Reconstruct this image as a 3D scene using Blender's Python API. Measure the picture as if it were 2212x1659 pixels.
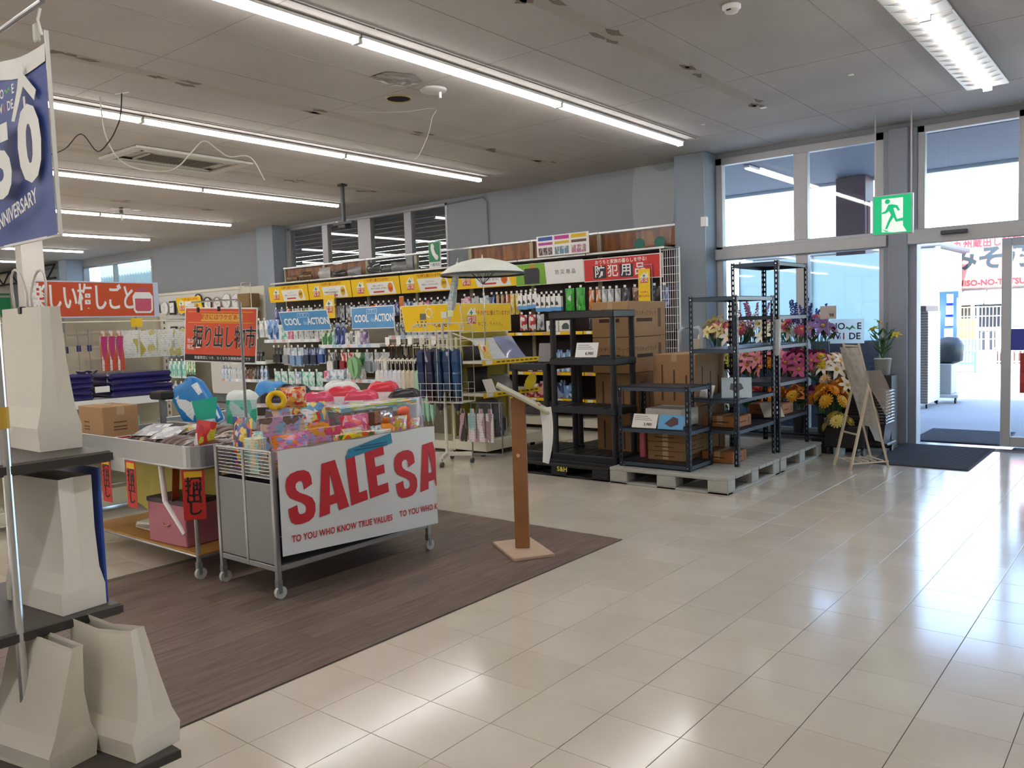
import bpy, bmesh, math, random
from mathutils import Vector, Matrix, Euler
R=math.radians; PI=math.pi
for o in list(bpy.data.objects): bpy.data.objects.remove(o)
SC=bpy.context.scene; COL=SC.collection
# ---------------------------------------------------------------- camera
cd=bpy.data.cameras.new('camera'); cam=bpy.data.objects.new('camera',cd); COL.objects.link(cam)
cd.sensor_width=36; cd.lens=1771.24*36/2212; cd.clip_start=.05; cd.clip_end=400
yaw,pit,rol=R(39.114),R(4.154),R(1.856)
fw=Vector((-math.sin(yaw)*math.cos(pit),math.cos(yaw)*math.cos(pit),-math.sin(pit)))
rt=Vector((math.cos(yaw),math.sin(yaw),0)); dn=fw.cross(rt)
r2=rt*math.cos(rol)+dn*math.sin(rol); d2=dn*math.cos(rol)-rt*math.sin(rol)
m=Matrix((r2,-d2,-fw)).transposed().to_4x4(); m.translation=(0,0,1.452); cam.matrix_world=m
SC.camera=cam
# ---------------------------------------------------------------- light
SC.view_settings.view_transform='Standard'; SC.view_settings.look='None'
SC.view_settings.gamma=1; SC.view_settings.use_curve_mapping=False
SC.view_settings.exposure=0.05
LED=24; SKY=1.5
w=bpy.data.worlds.new('world'); SC.world=w; w.use_nodes=True
nt=w.node_tree; bg=nt.nodes['Background']; sk=nt.nodes.new('ShaderNodeTexSky')
sk.sky_type='NISHITA'; sk.sun_elevation=R(54); sk.sun_rotation=R(200); sk.sun_disc=False
nt.links.new(sk.outputs[0],bg.inputs[0]); bg.inputs[1].default_value=SKY
sd=bpy.data.lights.new('sun','SUN'); sd.energy=19; sd.angle=R(.6); sd.color=(1,.96,.9)
so=bpy.data.objects.new('sun',sd); COL.objects.link(so); so.rotation_euler=(R(36),0,R(20)); so.location=(0,20,30)
# ---------------------------------------------------------------- materials
MC={}
def hexc(h):
    h=h.lstrip('#'); c=[int(h[i:i+2],16)/255 for i in (0,2,4)]
    return tuple(x/12.92 if x<=.04045 else ((x+.055)/1.055)**2.4 for x in c)
def newmat(name):
    m=bpy.data.materials.new(name); m.use_nodes=True; t=m.node_tree
    return m,t,t.nodes,t.links,t.nodes['Principled BSDF']
def MA(h,rough=.5,metal=0,var=.07,scale=9,bump=0,emit=0,coat=0,alpha=1,spec=.5):
    k=(h,rough,metal,var,scale,bump,emit,coat,alpha,spec)
    if k in MC: return MC[k]
    m,t,n,l,b=newmat('m_%s_%d'%(h.strip('#'),len(MC)))
    c=hexc(h); tc=n.new('ShaderNodeTexCoord'); no=n.new('ShaderNodeTexNoise'); no.inputs['Scale'].default_value=scale; no.inputs['Detail'].default_value=3
    l.new(tc.outputs['Object'],no.inputs['Vector'])
    mx=n.new('ShaderNodeMix'); mx.data_type='RGBA'
    mx.inputs[6].default_value=(*[max(0,x*(1-var)) for x in c],1); mx.inputs[7].default_value=(*[min(1,x*(1+var)) for x in c],1)
    l.new(no.outputs[0],mx.inputs[0]); l.new(mx.outputs[2],b.inputs['Base Color'])
    b.inputs['Roughness'].default_value=rough; b.inputs['Metallic'].default_value=metal; b.inputs['Coat Weight'].default_value=coat
    b.inputs['Specular IOR Level'].default_value=spec
    if alpha<1: b.inputs['Alpha'].default_value=alpha
    if emit: l.new(mx.outputs[2],b.inputs['Emission Color']); b.inputs['Emission Strength'].default_value=emit
    if bump:
        bp=n.new('ShaderNodeBump'); bp.inputs['Strength'].default_value=bump; bp.inputs['Distance'].default_value=.01
        l.new(no.outputs[0],bp.inputs['Height']); l.new(bp.outputs[0],b.inputs['Normal'])
    MC[k]=m; return m
def PRT(cols,seed=0,scale=3.2,rough=.32,lines=.35):
    """printed packaging: colour fields and rows of small print over a base colour"""
    k=('prt',tuple(cols),seed,scale,rough,lines)
    if k in MC: return MC[k]
    m,t,n,l,b=newmat('print_%d'%len(MC))
    tc=n.new('ShaderNodeTexCoord'); mp=n.new('ShaderNodeMapping'); mp.inputs['Location'].default_value=(seed*.37,seed*.71,seed*.53)
    l.new(tc.outputs['Generated'],mp.inputs[0])
    vo=n.new('ShaderNodeTexVoronoi'); vo.inputs['Scale'].default_value=scale; l.new(mp.outputs[0],vo.inputs['Vector'])
    sp=n.new('ShaderNodeSeparateColor'); l.new(vo.outputs['Color'],sp.inputs[0])
    cr=n.new('ShaderNodeValToRGB'); cr.color_ramp.interpolation='CONSTANT'; e=cr.color_ramp.elements
    e[0].position=0; e[0].color=(*hexc(cols[0]),1); e[1].position=1-.5/len(cols); e[1].color=(*hexc(cols[-1]),1)
    for i,c in enumerate(cols[1:-1]): q=e.new((i+1.4)/(len(cols)+.4)); q.color=(*hexc(c),1)
    l.new(sp.outputs[0],cr.inputs[0])
    sx=n.new('ShaderNodeSeparateXYZ'); l.new(tc.outputs['Generated'],sx.inputs[0])
    ml=n.new('ShaderNodeMath'); ml.operation='MULTIPLY'; ml.inputs[1].default_value=13; l.new(sx.outputs[2],ml.inputs[0])
    fr=n.new('ShaderNodeMath'); fr.operation='FRACT'; l.new(ml.outputs[0],fr.inputs[0])
    no=n.new('ShaderNodeTexNoise'); no.inputs['Scale'].default_value=9; l.new(mp.outputs[0],no.inputs['Vector'])
    th=n.new('ShaderNodeMath'); th.operation='GREATER_THAN'; th.inputs[1].default_value=.62; l.new(fr.outputs[0],th.inputs[0])
    t2=n.new('ShaderNodeMath'); t2.operation='GREATER_THAN'; t2.inputs[1].default_value=.53; l.new(no.outputs[0],t2.inputs[0])
    mu=n.new('ShaderNodeMath'); mu.operation='MULTIPLY'; l.new(th.outputs[0],mu.inputs[0]); l.new(t2.outputs[0],mu.inputs[1])
    m3=n.new('ShaderNodeMath'); m3.operation='MULTIPLY'; m3.inputs[1].default_value=lines; l.new(mu.outputs[0],m3.inputs[0])
    mx=n.new('ShaderNodeMix'); mx.data_type='RGBA'; l.new(m3.outputs[0],mx.inputs[0]); l.new(cr.outputs[0],mx.inputs[6]); mx.inputs[7].default_value=(.05,.05,.07,1)
    l.new(mx.outputs[2],b.inputs['Base Color']); b.inputs['Roughness'].default_value=rough
    MC[k]=m; return m
def FILM(tint='#ffffff',a=.25,rough=.12):
    """clear plastic film or glass: mostly transparent with a fresnel gloss"""
    k=('film',tint,a,rough)
    if k in MC: return MC[k]
    m,t,n,l,b=newmat('film_%d'%len(MC)); n.remove(b)
    tr=n.new('ShaderNodeBsdfTransparent'); tr.inputs[0].default_value=(*[x**.5 for x in hexc(tint)],1)
    gl=n.new('ShaderNodeBsdfGlossy'); gl.inputs['Roughness'].default_value=rough; gl.inputs[0].default_value=(1,1,1,1)
    df=n.new('ShaderNodeBsdfDiffuse'); df.inputs[0].default_value=(*hexc(tint),1)
    no=n.new('ShaderNodeTexNoise'); no.inputs['Scale'].default_value=14; bp=n.new('ShaderNodeBump'); bp.inputs['Strength'].default_value=.0 if a<.1 else .5; bp.inputs['Distance'].default_value=.01
    l.new(no.outputs[0],bp.inputs['Height']); l.new(bp.outputs[0],gl.inputs['Normal'])
    m1=n.new('ShaderNodeMixShader'); m1.inputs[0].default_value=a; l.new(tr.outputs[0],m1.inputs[1]); l.new(df.outputs[0],m1.inputs[2])
    ge=n.new('ShaderNodeNewGeometry'); mr=n.new('ShaderNodeMapRange'); mr.inputs[3].default_value=1.45; mr.inputs[4].default_value=1/1.45; l.new(ge.outputs['Backfacing'],mr.inputs[0])
    fr=n.new('ShaderNodeFresnel'); l.new(mr.outputs[0],fr.inputs[0])
    m2=n.new('ShaderNodeMixShader'); l.new(fr.outputs[0],m2.inputs[0]); l.new(m1.outputs[0],m2.inputs[1]); l.new(gl.outputs[0],m2.inputs[2])
    l.new(m2.outputs[0],n['Material Output'].inputs[0]); MC[k]=m; return m
def TRL(h,a=.7):
    '''thin daylit sheet that lets light through'''
    k=('trl',h,a)
    if k in MC: return MC[k]
    m,t,n,l,b=newmat('translucent_%d'%len(MC)); n.remove(b); c=(*hexc(h),1)
    d=n.new('ShaderNodeBsdfDiffuse'); d.inputs[0].default_value=c; q=n.new('ShaderNodeBsdfTranslucent'); q.inputs[0].default_value=c
    x=n.new('ShaderNodeMixShader'); x.inputs[0].default_value=a; l.new(d.outputs[0],x.inputs[1]); l.new(q.outputs[0],x.inputs[2]); l.new(x.outputs[0],n['Material Output'].inputs[0]); MC[k]=m; return m
# ---------------------------------------------------------------- mesh helpers
class MB:
    def __init__(s): s.v=[];s.f=[];s.mi=[];s.rc=False
    def add(s,vs,fs,m=0):
        o=len(s.v); s.v+=[tuple(p) for p in vs]; s.f+=[tuple(i+o for i in q) for q in fs]; s.mi+=[m]*len(fs); return s
    def box(s,x0,y0,z0,x1,y1,z1,m=0):
        return s.add([(x0,y0,z0),(x1,y0,z0),(x1,y1,z0),(x0,y1,z0),(x0,y0,z1),(x1,y0,z1),(x1,y1,z1),(x0,y1,z1)],[(3,2,1,0),(4,5,6,7),(0,1,5,4),(1,2,6,5),(2,3,7,6),(3,0,4,7)],m)
    def cbox(s,x0,y0,z0,x1,y1,z1,b=.006,m=0):
        vs=[];ix={};s.rc=True
        for i,X in enumerate((x0,x1)):
            for j,Y in enumerate((y0,y1)):
                for k,Z in enumerate((z0,z1)):
                    sx,sy,sz=(1,-1)[i],(1,-1)[j],(1,-1)[k]
                    for a,p in enumerate(((X,Y+b*sy,Z+b*sz),(X+b*sx,Y,Z+b*sz),(X+b*sx,Y+b*sy,Z))): ix[i,j,k,a]=len(vs); vs.append(p)
        F=[]
        for a in range(3):
            for q in (0,1):
                c=[]
                for (u,v) in ((0,0),(1,0),(1,1),(0,1)):
                    t=[u,v]; t.insert(a,q); c.append(ix[(*t,a)])
                F.append(c if (q==1)^(a==1) else c[::-1])
        for a in range(3):
            b1,b2=[(1,2),(0,2),(0,1)][a]
            for u in (0,1):
                for v in (0,1):
                    k0=[0,0,0];k0[b1]=u;k0[b2]=v;k1=list(k0);k1[a]=1
                    F.append([ix[(*k0,b1)],ix[(*k1,b1)],ix[(*k1,b2)],ix[(*k0,b2)]])
        for i in (0,1):
            for j in (0,1):
                for k in (0,1): F.append([ix[i,j,k,0],ix[i,j,k,1],ix[i,j,k,2]])
        return s.add(vs,F,m)
    def bar(s,p0,p1,w,h=None,m=0,up=(0,0,1)):
        h=h or w; p0=Vector(p0);p1=Vector(p1);d=(p1-p0).normalized();u=Vector(up)
        if abs(d.dot(u))>.98:u=Vector((0,1,0))
        a=d.cross(u).normalized()*w/2;b=a.cross(d).normalized()*h/2
        return s.add([p0-a-b,p0+a-b,p0+a+b,p0-a+b,p1-a-b,p1+a-b,p1+a+b,p1-a+b],[(0,1,2,3),(7,6,5,4),(0,4,5,1),(1,5,6,2),(2,6,7,3),(3,7,4,0)],m)
    def cyl(s,p0,p1,r0,r1=None,n=10,m=0):
        r1=r0 if r1 is None else r1; p0=Vector(p0);p1=Vector(p1);d=(p1-p0).normalized();u=Vector((0,0,1)) if abs(d.z)<.9 else Vector((1,0,0))
        a=d.cross(u).normalized();b=d.cross(a)
        vs=[p0+(a*math.cos(2*PI*i/n)+b*math.sin(2*PI*i/n))*r0 for i in range(n)]+[p1+(a*math.cos(2*PI*i/n)+b*math.sin(2*PI*i/n))*r1 for i in range(n)]
        return s.add(vs,[(i,(i+1)%n,n+(i+1)%n,n+i) for i in range(n)]+[tuple(range(n))[::-1],tuple(range(n,2*n))],m)
    def tube(s,pts,r,n=6,m=0,closed=False):
        P=[Vector(p) for p in pts];N=len(P);vs=[];ref=None
        for i,p in enumerate(P):
            d=((P[(i+1)%N] if closed or i<N-1 else p)-(P[i-1] if closed or i>0 else p)).normalized()
            if ref is None: ref=Vector((0,0,1)) if abs(d.z)<.9 else Vector((1,0,0))
            a=d.cross(ref)
            if a.length<1e-4: a=d.cross(Vector((.3,.9,.2)))
            a.normalize(); b=d.cross(a); ref=-b if False else ref
            rr=r[i] if isinstance(r,(list,tuple)) else r
            vs+=[p+(a*math.cos(2*PI*k/n)+b*math.sin(2*PI*k/n))*rr for k in range(n)]
        F=[]
        for i in range(N if closed else N-1):
            for k in range(n): F.append((i*n+k,i*n+(k+1)%n,((i+1)%N)*n+(k+1)%n,((i+1)%N)*n+k))
        if not closed: F+=[tuple(range(n))[::-1],tuple(range((N-1)*n,N*n))]
        return s.add(vs,F,m)
    def prism(s,pts,org,U,V,dep,m=0,m2=None):
        """outline pts in (u,v) extruded by the vector dep"""
        org=Vector(org);U=Vector(U);V=Vector(V);D=Vector(dep);n=len(pts)
        a=[org+U*u+V*v for u,v in pts]; s.add(a+[p+D for p in a],[(i,(i+1)%n,n+(i+1)%n,n+i) for i in range(n)]+[tuple(range(n))[::-1]],m)
        o=len(s.v)-n; s.f.append(tuple(range(o,o+n))); s.mi.append(m if m2 is None else m2); return s
    def lathe(s,prof,n=12,c=(0,0,0),m=0):
        vs=[(c[0]+r*math.cos(2*PI*i/n),c[1]+r*math.sin(2*PI*i/n),c[2]+z) for r,z in prof for i in range(n)]
        F=[(j*n+i,j*n+(i+1)%n,(j+1)*n+(i+1)%n,(j+1)*n+i) for j in range(len(prof)-1) for i in range(n)]
        if prof[0][0]>1e-5:F.append(tuple(range(n))[::-1])
        if prof[-1][0]>1e-5:F.append(tuple(range((len(prof)-1)*n,len(prof)*n)))
        return s.add(vs,F,m)
    def grid(s,fn,nu,nv,m=0,close=False):
        vs=[fn(i/nu,j/nv) for j in range(nv+1) for i in range(nu+1)]
        return s.add(vs,[(j*(nu+1)+i,j*(nu+1)+i+1,(j+1)*(nu+1)+i+1,(j+1)*(nu+1)+i) for j in range(nv) for i in range(nu)],m)
    def mesh(s,name,mats,smooth=False):
        me=bpy.data.meshes.new(name); me.from_pydata(s.v,[],s.f)
        for q in (mats if isinstance(mats,(list,tuple)) else [mats]): me.materials.append(q)
        me.polygons.foreach_set('material_index',s.mi)
        if s.rc:
            bm=bmesh.new(); bm.from_mesh(me); bmesh.ops.recalc_face_normals(bm,faces=bm.faces); bm.to_mesh(me); bm.free()
        if smooth: me.polygons.foreach_set('use_smooth',[True]*len(s.f))
        me.update(); return me
    def build(s,name,mats,parent=None,loc=(0,0,0),rot=(0,0,0),smooth=False):
        return OB(name,s.mesh(name,mats,smooth),parent,loc,rot)
def OB(name,me,parent=None,loc=(0,0,0),rot=(0,0,0),scale=None):
    o=bpy.data.objects.new(name,me); COL.objects.link(o); o.parent=parent; o.location=loc; o.rotation_euler=rot
    if scale: o.scale=scale if isinstance(scale,(tuple,list)) else (scale,)*3
    return o
def TG(o,label,cat,group=None):
    o['label']=label; o['category']=cat
    if group:o['group']=group
    return o
def TH(name,label,cat,loc=(0,0,0),rz=0,group=None):
    o=OB(name,None,None,loc,(0,0,rz)); o.empty_display_size=.05; return TG(o,label,cat,group)
def ST(o,kind='structure'): o['kind']=kind; return o
def COPY(o,loc=None,rot=None,parent=None,label=None,group=None,cat=None):
    c=o.copy(); COL.objects.link(c); c.parent=parent
    if loc is not None:c.location=loc
    if rot is not None:c.rotation_euler=rot
    if label:c['label']=label
    if group:c['group']=group
    for ch in o.children: COPY(ch,parent=c)
    return c
TC={}
def TX(s,size,mat,parent,loc,rot=(PI/2,0,0),al='CENTER',bold=0,sx=1,shear=0,name='lettering',sp=1,yc=True,dep=0):
    k=(s,size,al,bold,shear,sp,yc,mat.name,dep)
    if k not in TC:
        c=bpy.data.curves.new('t','FONT'); c.body=s; c.size=size; c.align_x=al; c.align_y='CENTER' if yc else 'BOTTOM_BASELINE'; c.offset=bold*size; c.shear=shear; c.space_character=sp; c.resolution_u=3; c.extrude=dep
        o=bpy.data.objects.new('t',c)
        me=bpy.data.meshes.new_from_object(o)
        bpy.data.objects.remove(o); me.name='lettering'; me.materials.clear(); me.materials.append(mat); TC[k]=me
    return OB(name,TC[k],parent,loc,rot,(sx,1,1))
ORD=['first','second','third','fourth','fifth','sixth','seventh','eighth','ninth','tenth','eleventh','twelfth','thirteenth','fourteenth','fifteenth','sixteenth','seventeenth','eighteenth','nineteenth','twentieth','twenty-first','twenty-second','twenty-third','twenty-fourth']
def disc(r,n=16,sx=1,sy=1): return [(r*sx*math.cos(2*PI*i/n),r*sy*math.sin(2*PI*i/n)) for i in range(n)]
def rect(a,b,c,d): return [(a,b),(c,b),(c,d),(a,d)]
def flat(pts,name,mat,parent,loc,ax='y',th=.0015):
    """thin printed shape standing on a face: ax 'y' faces -Y, 'x' faces +X, 'z' faces up"""
    b=MB()
    if ax=='y': b.prism(pts,(0,0,0),(1,0,0),(0,0,1),(0,-th,0))
    elif ax=='x': b.prism(pts,(0,0,0),(0,1,0),(0,0,1),(th,0,0))
    else: b.prism(pts,(0,0,0),(1,0,0),(0,1,0),(0,0,th))
    return b.build(name,mat,parent,loc)
WHITE=MA('#f8f8f5',.45,var=.03); BLACK=MA('#141416',.5); CHROME=MA('#c9ccd0',.22,1,var=.03); CREAM=MA('#e6e2cf',.42,var=.03); GREYM=MA('#8d9092',.38,.6); RED=MA('#c8202c',.4); INK=MA('#1b1b1f',.6)
YEL=MA('#fbd000',.42,var=.03); LEDM=MA('#fffaf7',.5,var=0,emit=LED)
# ================================================================ SETTING
T=.3048; OX,OY=-1.3146,2.7857; YW=9.72; ZC=3.48
def tile_mat():
    m,t,n,l,b=newmat('vinyl_tile'); g=n.new('ShaderNodeNewGeometry')
    s=n.new('ShaderNodeVectorMath'); s.operation='SUBTRACT'; s.inputs[1].default_value=(OX,OY,0); l.new(g.outputs['Position'],s.inputs[0])
    d=n.new('ShaderNodeVectorMath'); d.operation='SCALE'; d.inputs['Scale'].default_value=1/T; l.new(s.outputs[0],d.inputs[0])
    f=n.new('ShaderNodeVectorMath'); f.operation='FLOOR'; l.new(d.outputs[0],f.inputs[0])
    wn=n.new('ShaderNodeTexWhiteNoise'); l.new(f.outputs[0],wn.inputs[0])
    no=n.new('ShaderNodeTexNoise'); no.inputs['Scale'].default_value=3.5; no.inputs['Detail'].default_value=5; l.new(g.outputs['Position'],no.inputs['Vector'])
    cr=n.new('ShaderNodeValToRGB'); e=cr.color_ramp.elements; e[0].color=(*hexc('#cfc7b8'),1); e[1].color=(*hexc('#d7cfc1'),1); l.new(wn.outputs[0],cr.inputs[0])
    mx=n.new('ShaderNodeMix'); mx.data_type='RGBA'; mx.blend_type='MULTIPLY'; mx.inputs[0].default_value=.35; l.new(cr.outputs[0],mx.inputs[6])
    c2=n.new('ShaderNodeValToRGB'); c2.color_ramp.elements[0].position=.3; c2.color_ramp.elements[0].color=(.8,.78,.75,1); c2.color_ramp.elements[1].position=.7; l.new(no.outputs[0],c2.inputs[0]); l.new(c2.outputs[0],mx.inputs[7])
    l.new(mx.outputs[2],b.inputs['Base Color'])
    rr=n.new('ShaderNodeMapRange'); rr.inputs[3].default_value=.09; rr.inputs[4].default_value=.24; l.new(no.outputs[0],rr.inputs[0]); l.new(rr.outputs[0],b.inputs['Roughness'])
    b.inputs['Specular IOR Level'].default_value=.6; b.inputs['Coat Weight'].default_value=.35; b.inputs['Coat Roughness'].default_value=.12
    bp=n.new('ShaderNodeBump'); bp.inputs['Strength'].default_value=.05; bp.inputs['Distance'].default_value=.01; l.new(no.outputs[0],bp.inputs['Height']); l.new(bp.outputs[0],b.inputs['Normal'])
    return m
TILE=tile_mat()
def plank_mat():
    m,t,n,l,b=newmat('brown_wood_vinyl'); g=n.new('ShaderNodeNewGeometry'); oi=n.new('ShaderNodeObjectInfo')
    mp=n.new('ShaderNodeMapping'); mp.inputs['Scale'].default_value=(26,2.2,1); l.new(g.outputs['Position'],mp.inputs[0])
    no=n.new('ShaderNodeTexNoise'); no.inputs['Scale'].default_value=1.6; no.inputs['Detail'].default_value=6; l.new(mp.outputs[0],no.inputs['Vector'])
    cr=n.new('ShaderNodeValToRGB'); e=cr.color_ramp.elements; e[0].position=.25; e[0].color=(*hexc('#5c4c43'),1); e[1].position=.8; e[1].color=(*hexc('#83736a'),1); l.new(no.outputs[0],cr.inputs[0])
    hs=n.new('ShaderNodeHueSaturation'); mr=n.new('ShaderNodeMapRange'); mr.inputs[3].default_value=.86; mr.inputs[4].default_value=1.12; l.new(oi.outputs['Random'],mr.inputs[0]); l.new(mr.outputs[0],hs.inputs['Value']); l.new(cr.outputs[0],hs.inputs['Color'])
    l.new(hs.outputs[0],b.inputs['Base Color']); b.inputs['Roughness'].default_value=.4; b.inputs['Specular IOR Level'].default_value=.35
    return m
PLANK=plank_mat()
BX0,BX1,BY1=-4.9,-2.852,4.615
floor=ST(MB().box(-27,-25,-.12,5,YW,-.004).build('floor',MA('#5f584d',.7)))
tm=MB().cbox(.0012,.0012,-.004,T-.0012,T-.0012,0,.0007).mesh('tile',TILE)
cells=[]
mi=m.inverted()
for i in range(-72,12):
    for j in range(-14,23):
        x,y=OX+i*T,OY+j*T
        if y+T>YW or y<-1.5 or x<-25: continue
        if x+T>BX0+.15 and x<BX1-.15 and y<BY1-.15: continue
        c=mi@Vector((x+T/2,y+T/2,0))
        d=-c.z; px=abs(c.x/max(d,.01))
        vis=d>.3 and px<.66 and abs(c.y)/d<.5
        cells.append((0 if vis else 1,c.length,x,y))
cells.sort(); 
for q in cells[:300]: OB('tile',tm,floor,(q[2],q[3],0))
rest=MB()
for q in cells[300:]: rest.box(q[2]+.001,q[3]+.001,-.004,q[2]+T-.001,q[3]+T-.001,0)
r_=rest.build('tile_field',TILE,floor); ST(r_,'stuff')
MB().box(-27,-25,-.0039,5,-1.48,-.0005).build('rear_floor',TILE,floor)
pw=(BX1-BX0)/14; pm=MB().cbox(.0006,.0006,-.004,pw-.0006,.913,.0012,.0008).mesh('plank',PLANK)
wf=ST(MB().box(BX0,-1.6,-.0045,BX1,BY1,-.0035).build('floor_inset',MA('#3a2d26',.7)))
for i in range(14):
    y=BY1-.9144; k=(i*7%14)/14*.9144
    yy=BY1
    first=True
    while yy>-1.4:
        ln=.914 if not first else max(.2,k)
        o=OB('plank',pm,wf,(BX0+i*pw,yy-ln,0),scale=(1,ln/.914,1)); yy-=ln; first=False
# ceiling
def ceil_mat():
    m,t,n,l,b=newmat('ceiling_board'); tc=n.new('ShaderNodeTexCoord')
    no=n.new('ShaderNodeTexNoise'); no.inputs['Scale'].default_value=.9; no.inputs['Detail'].default_value=7; l.new(tc.outputs['Object'],no.inputs['Vector'])
    cr=n.new('ShaderNodeValToRGB'); e=cr.color_ramp.elements; e[0].position=.3; e[0].color=(*hexc('#b9b4af'),1); e[1].position=.7; e[1].color=(*hexc('#cac5c0'),1); l.new(no.outputs[0],cr.inputs[0])
    l.new(cr.outputs[0],b.inputs['Base Color']); b.inputs['Roughness'].default_value=.85
    n2=n.new('ShaderNodeTexNoise'); n2.inputs['Scale'].default_value=90; l.new(tc.outputs['Object'],n2.inputs['Vector'])
    bp=n.new('ShaderNodeBump'); bp.inputs['Strength'].default_value=.15; bp.inputs['Distance'].default_value=.01; l.new(n2.outputs[0],bp.inputs['Height']); l.new(bp.outputs[0],b.inputs['Normal']); return m
CEIL=ceil_mat()
ceiling=ST(MB().box(-27,-25,ZC,5,YW+.2,ZC+.15).build('ceiling',CEIL))
# traces of old fixtures: filler bands and torn blotches
PATCH=MA('#b8b2a9',.9,var=.12,scale=6); BLOT=MA('#857a70',.95,var=.3,scale=30)
random.seed(4)
for X,ys in ((-3.17,(4.27,5.11,6.36,7.68)),(-6.24,(2.74,3.54,5.08,6.3,7.52,8.42)),(-9.3,(5.2,6.9,8.2)),(-12.3,(6.,7.4))):
    b=MB(); y=ys[0]-1.5
    pts=[]; n=18; y1=ys[-1]+.2
    for i in range(n+1): pts.append((X-.075+random.uniform(-.012,.012),y+(y1-y)*i/n))
    for i in range(n,-1,-1): pts.append((X+.075+random.uniform(-.012,.012),y+(y1-y)*i/n))
    b.prism(pts,(0,0,ZC),(1,0,0),(0,1,0),(0,0,-.002)); ST(b.build('filler_strip',PATCH,ceiling),'structure')
    for yy in ys:
        for k in range(3):
            cx,cy=X+random.uniform(-.09,.09),yy+random.uniform(-.16,.16); a0=random.random()*6
            p=[(cx+random.uniform(.012,.05)*math.cos(2*PI*i/9+a0),cy+random.uniform(.02,.12)*math.sin(2*PI*i/9+a0)) for i in range(9)]
            MB().prism(p,(0,0,ZC-.002),(1,0,0),(0,1,0),(0,0,-.0015)).build('blotch',BLOT,ceiling)
for x in (-1.9,-2.85,-3.75,-5.1,-5.8,-6.95,-8.1,-9.0,-9.9): 
    MB().box(x,-4,ZC-.0015,x+.006,9.7,ZC).build('board_joint',MA('#a09a93',.9),ceiling)
for i,y in enumerate((3.2,5.02,6.84,8.66)):
    MB().box(-14,y,ZC-.0012,1,y+.005,ZC).build('board_joint',MA('#a09a93',.9),ceiling)
# LED rows
seg=2.32
def ledfix(x,y0,y1,label,wide=False):
    t=TH('strip_light',label,'ceiling light',(x,y1,ZC-.004),0,'ceiling strip lights')
    L=y1-y0; hw=.17 if wide else .055
    MB().cbox(-hw,-L,-.022,hw,0,0,.006).build('housing',MA('#e4e2dc',.35,var=.03),t)
    MB().prism([(-.034,0),(-.03,-.022),(-.018,-.034),(.018,-.034),(.03,-.022),(.034,0)],(0,-L+.012,-.022),(1,0,0),(0,0,1),(0,L-.024,0)).build('diffuser',LEDM,t)
    for yy in (-L,-.012): MB().box(-.036,yy,-.058,.036,yy+.012,-.022).build('end_cap',WHITE,t)
    if wide:
        for k in range(int(L/.16)):
            for s in (-1,1): MB().prism([(.045*s,0),(.16*s,.0),(.045*s,-.03)],(0,-L+.06+k*.16,-.022),(1,0,0),(0,0,1),(0,.004,0)).build('reflector_fin',CHROME,t)
    else: MB().box(.19,-L,-.006,.2,0,0).build('seam_rail',MA('#5f5952',.8),t)
RN=['in the rightmost row']+['in the %s row from the right'%a for a in ORD[1:8]]
for r,x in enumerate((-1.38,-4.45,-7.49,-10.53,-13.6,-16.6,-19.68,-22.95)):
    y=8.66; k=0
    while y>-2.5 and k<5:
        ledfix(x,y-2.37,y,'ceiling strip light %s, %s from back wall'%(RN[r],ORD[k]),wide=(r==0)); y-=2.385; k+=1
    for q in range(2): MB().prism([(-.034,0),(-.03,-.022),(-.018,-.034),(.018,-.034),(.03,-.022),(.034,0)],(x,y-9.4,ZC-.02),(1,0,0),(0,0,1),(0,9.4,0)).build('rear_strip_light',LEDM,ceiling); y-=9.6
# walls
WALL=MA('#9ba1a8',.75,var=.05,scale=2); wall=MB()
def wp(x0,z0,x1,z1,b=None): (b or wall).box(x0,YW,z0,x1,YW+.16,z1)
for a in ((-27,0,-22.16,ZC),(-22.16,0,-18.58,2.1),(-22.16,3.3,-18.58,ZC),(-18.58,0,-13.33,ZC),(-13.33,0,-9.12,2.2),(-13.33,3.43,-9.12,ZC),(-9.12,0,-4.52,ZC),(-4.52,3.42,1,ZC),(1,0,5,ZC)): wp(*a)
ST(wall.build('wall_back',WALL))
ST(MB().box(-27,-25,0,-26.8,YW,ZC).build('wall_left',MA('#d8cfbd',.7)))
ST(MB().box(4,-25,0,4.2,YW,ZC).build('wall_right',MA('#c9c5bb',.7)))
ST(MB().box(-27,-25.2,0,5,-25,ZC).build('wall_front',MA('#c9c5bb',.7)))
ST(MB().cbox(-4.93,9.4,0,-4.52,YW,ZC,.008).build('wall_pillar',MA('#93a0ad',.7,var=.04)))
ST(MB().cbox(-13.95,9.42,0,-13.42,YW,ZC,.008).build('wall_pillar',MA('#9aa6b2',.7,var=.04)))
ST(MB().cbox(-22.6,9.3,0,-22.15,YW,ZC,.008).build('wall_pillar',MA('#9aa9bd',.7,var=.04)))
TG(MB().cbox(-17.82,6.54,0,-17.52,6.95,ZC,.01).build('store_column',MA('#c6c2bb',.7,var=.04)),'square off-white column standing far left behind the paper bag handles','column')
GLASS=FILM('#eef6f8',.03,.02); DGLASS=FILM('#d8dcdc',.04,.015); FRAME=MA('#9a9a9c',.4,.5,var=.05); FRB=MA('#c4c5c8',.45,.1,var=.05)
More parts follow.
